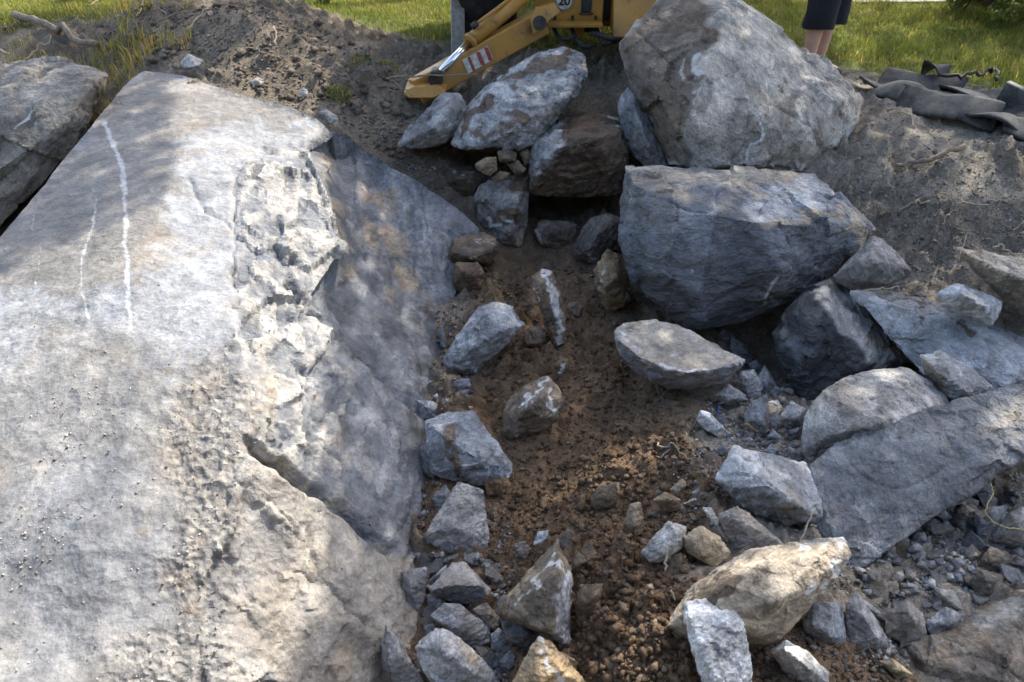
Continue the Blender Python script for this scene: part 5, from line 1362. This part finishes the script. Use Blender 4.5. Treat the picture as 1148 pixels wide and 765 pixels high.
# ------------------------------------------------------------------ the bystander
SKIN = simple('skin', (.50, .31, .22), .55, .08, 30, bump=.1)
NAVY = simple('dark_shorts', (.012, .013, .018), .9, .3, 60, bump=.4, bd=.003)
SHIRT = simple('dark_shirt', (.05, .06, .08), .85, .2, 50)
SHOE = simple('shoe', (.05, .045, .04), .7, .2, 40)
def skinned(name, joints, edges, mat, parent, root=0, sub=2):
    me = bpy.data.meshes.new(name)
    me.from_pydata([j[:3] for j in joints], edges, [])
    o = bpy.data.objects.new(name, me); COL.objects.link(o)
    m = o.modifiers.new('s', 'SKIN'); m.use_smooth_shade = True
    sv = me.skin_vertices[0].data
    for i, j in enumerate(joints):
        sv[i].radius = (j[3], j[4] if len(j) > 4 else j[3])
        sv[i].use_root = i == root
    ss = o.modifiers.new('u', 'SUBSURF'); ss.levels = sub; ss.render_levels = sub
    dg = bpy.context.evaluated_depsgraph_get(); dg.update()
    res = bpy.data.meshes.new_from_object(o.evaluated_get(dg))
    bpy.data.objects.remove(o)
    res.polygons.foreach_set('use_smooth', np.ones(len(res.polygons), bool))
    return link(name, res, mat, parent)
zdp = 5.78
base = P(908, 97, zdp)
per = empty('person', (base[0], base[1], float(height(np.array([[base[0], base[1]]]))[0])))
per.rotation_euler = (0, 0, math.radians(48))
tag(per, 'person in dark knee length shorts standing on the lawn behind the largest boulder', 'person')
J = []; E = []
def add(*j):
    J.append(j); return len(J) - 1
pel = add(0, 0, .98, .15, .11); wa = add(0, 0, 1.12, .14, .10); ch = add(0, .01, 1.32, .16, .11); nk = add(0, .01, 1.50, .06); hd0 = add(0, -.01, 1.58, .065); hd1 = add(0, -.02, 1.68, .092); hd2 = add(0, -.01, 1.76, .07)
E += [(pel, wa), (wa, ch), (ch, nk), (nk, hd0), (hd0, hd1), (hd1, hd2)]
for s in (-1, 1):
    hp = add(.095 * s, 0, .90, .085); kn = add(.095 * s, -.015, .49, .055); ca = add(.095 * s, .012, .34, .060); an = add(.092 * s, .015, .085, .036); to = add(.115 * s, -.15, .035, .038)
    E += [(pel, hp), (hp, kn), (kn, ca), (ca, an), (an, to)]
    sh = add(.19 * s, .01, 1.43, .058); el = add(.25 * s, .03, 1.14, .042); wr = add(.24 * s, -.06, .92, .028); pm = add(.235 * s, -.08, .85, .034, .018)
    E += [(ch, sh), (sh, el), (el, wr), (wr, pm)]
    for k in range(4):
        f0 = add(.235 * s + (k - 1.5) * .006, -.08 + (k - 1.5) * .017, .80, .009); f1 = add(.232 * s, -.085 + (k - 1.5) * .017, .765 + .004 * abs(k - 1.5), .008)
        E += [(pm, f0), (f0, f1)]
    t0 = add(.225 * s, -.125, .85, .010); t1 = add(.22 * s, -.14, .815, .009)
    E += [(pm, t0), (t0, t1)]
skinned('body', J, E, SKIN, per)
def lathe_leg(s):
    V, F = [], []
    prof = [(.93, .118, .0), (.80, .118, .0), (.62, .105, -.01), (.46, .100, -.012), (.375, .104, -.006), (.368, .100, -.006), (.40, .09, -.006)]
    seg = 28
    for zz, r, yo in prof:
        for k in range(seg):
            a = 2 * math.pi * k / seg
            wob = 1 + .035 * math.sin(3 * a + zz * 9 + s) + .02 * math.sin(7 * a + zz * 23)
            V.append((.094 * s + r * .94 * wob * math.cos(a), yo + r * 1.05 * wob * math.sin(a), zz + (.008 * math.sin(2 * a) if zz < .4 else 0)))
    for i in range(len(prof) - 1):
        for k in range(seg): F.append((i * seg + k, i * seg + (k + 1) % seg, (i + 1) * seg + (k + 1) % seg, (i + 1) * seg + k))
    me = bpy.data.meshes.new('shorts_leg'); me.from_pydata(V, [], F); me.update()
    me.polygons.foreach_set('use_smooth', np.ones(len(me.polygons), bool))
    return me
for s in (-1, 1): link('shorts_leg', lathe_leg(s), NAVY, per)
skinned('shorts_seat', [(0, 0, .86, .17, .13), (0, 0, .96, .175, .135), (0, 0, 1.06, .16, .12)], [(0, 1), (1, 2)], NAVY, per, 0)
skinned('shirt', [(0, .0, 1.02, .17, .125), (0, 0, 1.15, .165, .12), (0, .01, 1.34, .18, .13), (0, .01, 1.46, .09, .08), (-.2, .01, 1.42, .075), (-.24, .025, 1.2, .062), (.2, .01, 1.42, .075), (.24, .025, 1.2, .062)], [(0, 1), (1, 2), (2, 3), (2, 4), (4, 5), (2, 6), (6, 7)], SHIRT, per, 0)
skinned('hair', [(0, .015, 1.73, .088), (0, .0, 1.79, .065)], [(0, 1)], simple('brown_hair', (.04, .025, .015), .7, .3, 80), per, 0)
for s in (-1, 1): skinned('shoe', [(.094 * s, .03, .045, .048), (.10 * s, -.06, .042, .048), (.118 * s, -.17, .034, .040)], [(0, 1), (1, 2)], SHOE, per, 0)

# ------------------------------------------------------------------ blasting mat of tyre treads
MATRUB = None
def make_tread():
    m = NT('worn_tread_rubber')
    co = m.coord('Object')
    uv = m.attr('tint').outputs[0]
    sp = m.n('ShaderNodeSeparateColor'); m.l(uv, sp.inputs[0])
    wv = m.n('ShaderNodeTexWave', wave_type='BANDS', bands_direction='X'); wv.inputs['Scale'].default_value = 9; wv.inputs['Distortion'].default_value = 2.5; wv.inputs['Detail'].default_value = 1
    m.l(uv, wv.inputs['Vector'])
    n = m.noise(16, 5, .6, co); n2 = m.noise(90, 3, .6, co)
    c = m.mix(m.ramp(n, .35, .68), (.035, .038, .042), (.12, .115, .105))
    c = m.mix(m.ramp(n2, .55, .7, 0, .5), c, (.20, .18, .15))
    m.l(c, m.b.inputs['Base Color'])
    m.b.inputs['Roughness'].default_value = .7
    m.l(m.bump(wv.outputs[0], .8, .012), m.b.inputs['Normal'])
    return m.m
TREAD = make_tread()
mat_root = empty('blasting_mat', P(1050, 120, float(ground_zd(1050, 120))))
tag(mat_root, 'black rubber blasting mat of overlapping tyre treads on the bank at right', 'mat')
def tread(c0, c1, wid, arch, twist, lift, sd):
    """a curved strip of tyre tread from c0 to c1 (photo px on the ground)"""
    a = P(*c0, float(ground_zd(*c0))); b = P(*c1, float(ground_zd(*c1)))
    a[2] = height(a[None, :2])[0]; b[2] = height(b[None, :2])[0]
    L = np.linalg.norm(b - a); u = (b - a) / L
    v = np.cross([0, 0, 1], u); v /= np.linalg.norm(v)
    nu, nv = 20, 11
    V = []; T = []
    r = random.Random(sd); ph = r.uniform(0, 6)
    for lay in (0, 1):
        for i in range(nu):
            s = i / (nu - 1)
            for j in range(nv):
                t = j / (nv - 1) - .5
                w_ = wid * (1 - .42 * abs(2 * s - 1) ** 3)
                bow = arch * (4 * s * (1 - s)) + .006 * math.sin(6 * s + ph)
                cup = -0.05 * wid * (2 * abs(t)) ** 2.0 + .36 * wid * t * (1 if sd % 3 else -.4) + .04 * (max(0, 2 * s - 1.3) + max(0, .7 - 2 * s)) * math.sin(ph)
                hh = lift * .8 + bow + cup + twist * (s - .5) * t * 2 * wid + .02
                p = a + u * (s * L) + v * (t * w_ * (1 - .10 * (2 * abs(t)) ** 2)) + np.array([0, 0, 1.0]) * (max(hh, .012) - (.016 if lay else 0))
                V.append(p); T.append((s * L * 6, t * 2, 0, 1))
    F = []
    for i in range(nu - 1):
        for j in range(nv - 1):
            q = i * nv + j
            F.append((q, q + 1, q + nv + 1, q + nv)); o2 = nu * nv
            F.append((q + o2, q + nv + o2, q + nv + 1 + o2, q + 1 + o2))
    rim_ = [i * nv for i in range(nu)] + [(nu - 1) * nv + j for j in range(1, nv)] + [i * nv + nv - 1 for i in range(nu - 2, -1, -1)] + [j for j in range(nv - 2, 0, -1)]
    for k in range(len(rim_)):
        x, y = rim_[k], rim_[(k + 1) % len(rim_)]
        F.append((x, y, y + nu * nv, x + nu * nv))
    V = np.array(V) - np.array(mat_root.location)
    me = np_mesh('tread', V, np.array(F))
    set_attr(me, 'tint', np.array(T))
    return link('tread_strip', me, TREAD, mat_root)
for i, q in enumerate([((964,98),(1022,112),.20,.02,.2,.02),((985,94),(1045,108),.22,.03,-.2,.03),((975,107),(1040,124),.22,.03,.2,.05),((1012,110),(1080,126),.24,.03,.2,.06),
                       ((1020,98),(1075,112),.22,.03,.3,.05),((1005,121),(1072,140),.24,.03,-.2,.06),((1050,112),(1115,126),.24,.03,.2,.07),((1045,130),(1115,146),.25,.03,.2,.08),
                       ((1085,122),(1150,136),.24,.03,-.2,.06),((1080,138),(1150,155),.25,.03,.2,.07),((1115,136),(1180,150),.24,.03,.2,.06),((1120,152),(1185,162),.22,.03,.2,.04),((1028,96),(1058,101),.14,.06,.9,.10)]):
    tread(*q, 60 + i)
cab_ = tube([p - np.array(mat_root.location) for p in px_line([(1045,106),(1065,110),(1085,108),(1105,101)], lift=.12, wob=.002, sd=41)], [.012] * 13, 6); link('steel_cable', cab_, STEEL, mat_root)
shk = tube([p - np.array(mat_root.location) for p in px_line([(1103,104),(1108,98),(1112,103),(1108,108),(1110,112)], lift=.13, wob=.003, sd=42)], [.010] * 17, 6); link('shackle', shk, STEEL, mat_root)
tag(link('rubber_slab', box_pts(P(1150, 118, 5.0), (.6, -.75, -.2), (.75, .6, .1), (.1, -.2, 1), .34, .05, .17, .01), TREAD), 'cut end of a black rubber slab propped at the right edge beyond the mat', 'mat')
_m = bpy.data.objects['rubber_slab'].data; set_attr(_m, 'tint', np.zeros((len(_m.vertices), 4)))

# ------------------------------------------------------------------ grass
def grass(name, label, xr, yr, dens, hmin, hmax, cond, tintr=(.8, 1.25), dry=0.05, cat='grass'):
    n = int((xr[1] - xr[0]) * (yr[1] - yr[0]) * dens)
    x = RNG.uniform(*xr, n); y = RNG.uniform(*yr, n)
    q = np.column_stack([x, y])
    k = cond(q); q = q[k]; n = len(q)
    z = ground_z(q)[0]
    h = RNG.uniform(hmin, hmax, n) * (0.75 + 0.5 * sstep(-.3, .4, noise(np.column_stack([q * 1.5, z]), 77)))
    a = RNG.uniform(0, 6.28, n); lean = RNG.uniform(.1, .9, n) * h
    wd = RNG.uniform(.0022, .0042, n)
    b = np.column_stack([q, z - .005])
    dirv = np.column_stack([np.cos(a), np.sin(a), np.zeros(n)]); sv = np.column_stack([-np.sin(a), np.cos(a), np.zeros(n)])
    upv = np.array([0, 0, 1.0])
    m1 = b + dirv * (lean * .35)[:, None] + upv * (h * .6)[:, None]
    tp_ = b + dirv * lean[:, None] + upv * (h * (1 - .25 * lean / h))[:, None]
    V = np.stack([b - sv * wd[:, None], b + sv * wd[:, None], m1 + sv * (wd * .8)[:, None], m1 - sv * (wd * .8)[:, None], tp_], 1).reshape(-1, 3)
    i0 = (np.arange(n) * 5)[:, None]
    F = np.concatenate([i0 + np.array([[0, 1, 2]]), i0 + np.array([[0, 2, 3]]), i0 + np.array([[3, 2, 4]])], 0)
    me = np_mesh(name, V, F, smooth=False)
    t = RNG.uniform(*tintr, (n, 1)) * np.ones((n, 3)) * np.array([1.0, 1.0, 1.0])
    d_ = RNG.random(n) < dry
    t[d_] = np.array([2.6, 1.7, 2.6]) * RNG.uniform(.7, 1.1, (d_.sum(), 1))
    set_attr(me, 'tint', np.column_stack([np.repeat(t, 5, 0), np.ones(n * 5)]))
    return tag(link(name, me, GRASS), label, cat, kind='stuff')
def cl(q):
    e = lawn_edge(q[:, 0]) + .25 * noise(np.column_stack([q * 2.2, np.zeros(len(q))]), 3)
    pr = sstep(-.1, .35, q[:, 1] - e) * ~((q[:, 0] > 3.25) & (np.abs(q[:, 1] - 8.52) < .3))
    return RNG.random(len(q)) < pr * np.clip(1.6 - q[:, 1] / 14, .4, 1)
grass('lawn_grass', 'short sunlit and shaded lawn grass beyond the diggings', (-5, 6.5), (4.4, 11.0), 3000, .03, .075, cl)
grass('bank_grass', 'tufts of longer grass and dry straw at the upper left', (-4.4, -1.7), (5.4, 6.6), 1100, .05, .14, lambda q: (noise(np.column_stack([q * 2.0, np.zeros(len(q))]), 13) > .05) & (q[:, 0] < -2.3), dry=.45)
grass('straw_tuft', 'dry straw fringe over the gap at the upper left', (-3.6, -2.55), (5.45, 6.0), 900, .05, .16, lambda q: RNG.random(len(q)) < .8, dry=.9)
for lab, qx_, qy_ in (('small green tuft on the mound side near the twig', 437, 78), ('small mossy tuft above the grey wedge of rock', 405, 72), ('small moss tuft on the mound right of the outcrop corner', 380, 112)):
    p = P(qx_, qy_, float(ground_zd(qx_, qy_)))
    grass('grass_tuft', lab, (p[0] - .09, p[0] + .09), (p[1] - .07, p[1] + .07), 9000, .02, .05, lambda q, p=p: np.hypot(q[:, 0] - p[0], q[:, 1] - p[1]) < .08, dry=.15)

def leaves(centres, radii, count, size, tintr, seed, cond=None):
    r = np.random.default_rng(seed)
    k = r.integers(len(centres), size=count)
    d = r.normal(0, 1, (count, 3)); d /= np.linalg.norm(d, axis=1)[:, None]
    rad = r.uniform(.25, 1, (count, 1)) ** .6
    c = np.array(centres)[k] + d * rad * np.array(radii)[k][:, None] * np.array([1, 1, .8])
    if cond is not None:
        kk = cond(c, r); c = c[kk]
    n = len(c)
    u = r.normal(0, 1, (n, 3)); u /= np.linalg.norm(u, axis=1)[:, None]
    t = r.normal(0, 1, (n, 3)); v = np.cross(u, t); v /= np.linalg.norm(v, axis=1)[:, None]
    s = r.uniform(.6, 1.2, (n, 1)) * size
    V = np.stack([c - u * s, c + v * s * .45 - u * s * .1, c + u * s, c - v * s * .45 - u * s * .1], 1).reshape(-1, 3)
    F = (np.arange(n) * 4)[:, None] + np.array([[0, 1, 2, 3]])
    me = np_mesh('leaves', V, F, smooth=False)
    tt = r.uniform(*tintr, (n, 1)) * np.ones((n, 3)) * np.array([1, 1, 1.0])
    tt[:, 0] *= r.uniform(.85, 1.35, n)
    set_attr(me, 'tint', np.column_stack([np.repeat(tt, 4, 0), np.ones(n * 4)]))
    return me
def shrub(name, label, c, rx, n, size, seed, tr=(.8, 1.4)):
    r = random.Random(seed)
    root = empty(name, c)
    cs = [(r.gauss(0, rx * .45), r.gauss(0, rx * .35), rx * r.uniform(.25, 1.2)) for _ in range(14)]
    me = leaves(cs, [rx * r.uniform(.22, .42) for _ in cs], n, size, tr, seed)
    link('foliage', me, LEAF, root)
    for k in range(5):
        q = cs[k]
        link('stem', tube([(q[0] * .15, q[1] * .15, -.03), (q[0] * .5, q[1] * .5, q[2] * .5), q], [.014, .010, .005]), WOOD, root)
    return tag(root, label, 'shrub')
shrub('shrub', 'leafy sunlit shrub in the top right corner', (4.42, 7.30, 0), .50, 2600, .035, 3)
shrub('shrub', 'smaller yellow green shrub left of the corner shrub, before the brown wall', (4.12, 7.82, 0), .30, 1100, .032, 4)
shrub('shrub', 'low white flowered weed patch behind the mound', (-1.75, 7.35, 0), .22, 900, .022, 5)
shrub('shrub', 'dark green weed clump at the top left corner', (-3.5, 7.1, .1), .30, 1100, .030, 6, (.5, 1.0))
HEDGE = simple('dry_brown_wall', (.12, .055, .035), .9, .4, 12, bump=.6, bd=.02)
tag(link('wall', box_pts((5.45, 8.0, .5), (.98, -.17, 0), (.17, .98, 0), (0, 0, 1), 2.0, .25, 1.0, .02), HEDGE), 'reddish brown wall behind the shrubs at the top right', 'wall')
PATHM = simple('pale_gravel_path', (.24, .22, .19), .95, .2, 60, bump=.5)
pth = box_pts((5.6, 8.55, .012), (.99, .05, 0), (-.05, .99, 0), (0, 0, 1), 4.6, .55, .02, 0)
tag(link('path', pth, PATHM), kind='structure')
wf = leaves([(-1.75, 7.3, .2)], [.35], 60, .014, (6, 8), 9); tag(link('flowers', wf, LEAF), 'tiny white flowers above the weeds behind the mound', 'flowers', kind='stuff')

# ------------------------------------------------------------------ garden trees beyond the top of the picture: they shade the diggings
LIT = [[(150,170),(250,140),(342,146),(350,200),(375,290),(380,360),(395,470),(420,560),(380,640),(330,700),(200,800),(-100,820),(-60,350),(60,330),(150,300)],
       [(215,35),(330,15),(350,45),(280,62),(230,60)],[(330,-60),(500,-60),(490,50),(420,40),(340,0)],[(1050,178),(1100,182),(1125,212),(1070,208)],
       [(800,612),(960,596),(965,640),(900,690),(850,660)],[(640,610),(760,575),(830,600),(800,640),(770,690),(840,690),(930,740),(930,800),(640,800),(660,700)],
       [(960,335),(985,350),(1030,405),(990,408),(955,370)],[(1090,470),(1150,430),(1180,440),(1150,490)],[(980,-80),(1010,0),(1148,78),(1300,100),(1300,-80)],
       [(700,355),(800,380),(840,402),(760,412),(690,380)],[(870,40),(960,90),(970,130),(930,110)],[(840,-80),(1300,-80),(1300,110),(1000,92),(900,70),(850,20)],[(900,80),(1200,110),(1200,260),(1000,240),(940,180)],[(100,-20),(480,60),(500,200),(380,140),(250,90),(120,70)]]
LITW = {len(LIT) - 3: .66, len(LIT) - 2: .5, len(LIT) - 1: .3}
def crown_cond(c, r):
    g = c - SUN * ((c[:, 2] + 0.25) / SUN[2])[:, None]
    x, y, zd = to_px(g)
    ok = (g @ FWD - CAM @ FWD) > 0.6
    lit = np.zeros(len(c))
    for k, poly in enumerate(LIT):
        sg = np.where(in_poly(x, y, poly), 1, -1) * d_line(x, y, poly, True)
        lit = np.maximum(lit, LITW.get(k, 1.0) * sstep(-12, 10, sg))
    lit = np.where(ok, lit, .3)
    return r.random(len(c)) > lit  # leaves dropped along sun rays: crown gaps shaped to the wanted sun patches
def shade_tree(label, trunk, gx0, gx1, gy0, gy1, n, seed, limbs=9):
    """crown over the strip of ground it shades, limbs running up into it"""
    r = np.random.default_rng(seed)
    g = np.column_stack([r.uniform(gx0, gx1, n), r.uniform(gy0, gy1, n), np.full(n, -.25)])
    h = r.uniform(4.2, 7.6, n) + .6 * noise(g * .7, seed)
    c = g + SUN * (h / SUN[2])[:, None]
    k = crown_cond(c, r); c = c[k]
    m = len(c)
    u = r.normal(0, 1, (m, 3)); u[:, 2] *= .5; u /= np.linalg.norm(u, axis=1)[:, None]
    v = np.cross(u, r.normal(0, 1, (m, 3))); v /= np.linalg.norm(v, axis=1)[:, None]
    s = r.uniform(.06, .12, (m, 1))
    V = np.stack([c - u * s, c + v * s * .5 - u * s * .1, c + u * s, c - v * s * .5 - u * s * .1], 1).reshape(-1, 3) - np.array([*trunk, 0])
    me = np_mesh('crown', V, (np.arange(m) * 4)[:, None] + np.array([[0, 1, 2, 3]]), smooth=False)
    set_attr(me, 'tint', np.column_stack([np.repeat(r.uniform(.6, 1.2, (m, 1)) * np.ones((m, 3)), 4, 0), np.ones(m * 4)]))
    root = empty('garden_tree', (*trunk, 0))
    link('crown', me, CROWN, root)
    cc = c.mean(0) - np.array([*trunk, 0])
    link('trunk', tube([(0, 0, -.1), (.03, 0, 1.5), tuple(cc * np.array([.15, .15, .42])), tuple(cc * np.array([.4, .4, .7]))], [.22, .17, .13, .09], 12), BARK, root)
    for j in range(limbs):
        q = c[r.integers(m)] - np.array([*trunk, 0])
        b = cc * np.array([.2, .2, .5])
        link('limb', tube([tuple(b), tuple(b * .5 + q * .5 + np.array([0, 0, .25])), tuple(q)], [.07, .04, .012], 8), BARK, root)
    return tag(root, label, 'tree')
CROWN = make_leaf_mat('tree_leaves', (.05, .085, .02), (.07, .10, .025), .15)
BARK = simple('bark', (.11, .09, .07), .9, .35, 12, bump=.7, bd=.02)
shade_tree('leafy garden tree shading the outcrop side, left of three', (0.8, 11.2), -5.5, -.6, .3, 6.2, 11000, 5, 2)
shade_tree('leafy garden tree shading the trench, middle of three', (4.4, 11.8), -.6, 2.2, .3, 8.3, 11000, 6)
shade_tree('leafy garden tree shading the right hand pile, right of three', (8.6, 10.4), 2.2, 6.5, .3, 8.0, 14000, 8)

# added unseen hedge at the photographer's back: closes off the low sky on that side
SCREEN_G = make_leaf_mat('leaf_screen_foliage', (.03, .055, .015), (.05, .075, .02), .1)
hr = empty('leaf_screen', (0, -3.0, 0))
_r = np.random.default_rng(77)
hc = np.column_stack([_r.uniform(-9, 9, 14000), _r.uniform(-.55, .55, 14000), _r.uniform(0, 5.0, 14000)])
hm = leaves([tuple(q) for q in hc], [.05] * len(hc), 14000, .13, (.6, 1.2), 78)
link('foliage', hm, SCREEN_G, hr)
hb = box_pts((0, -.05, 2.4), (1, 0, 0), (0, 1, 0), (0, 0, 1), 17.6, .7, 4.8, .1)
link('leaf_screen_core', hb, simple('leaf_screen_dark', (.02, .025, .012), .95, .3, 8, bump=.6, bd=.05), hr)
tag(hr, 'added unseen dark hedge behind the photographer', 'leaf_screen')
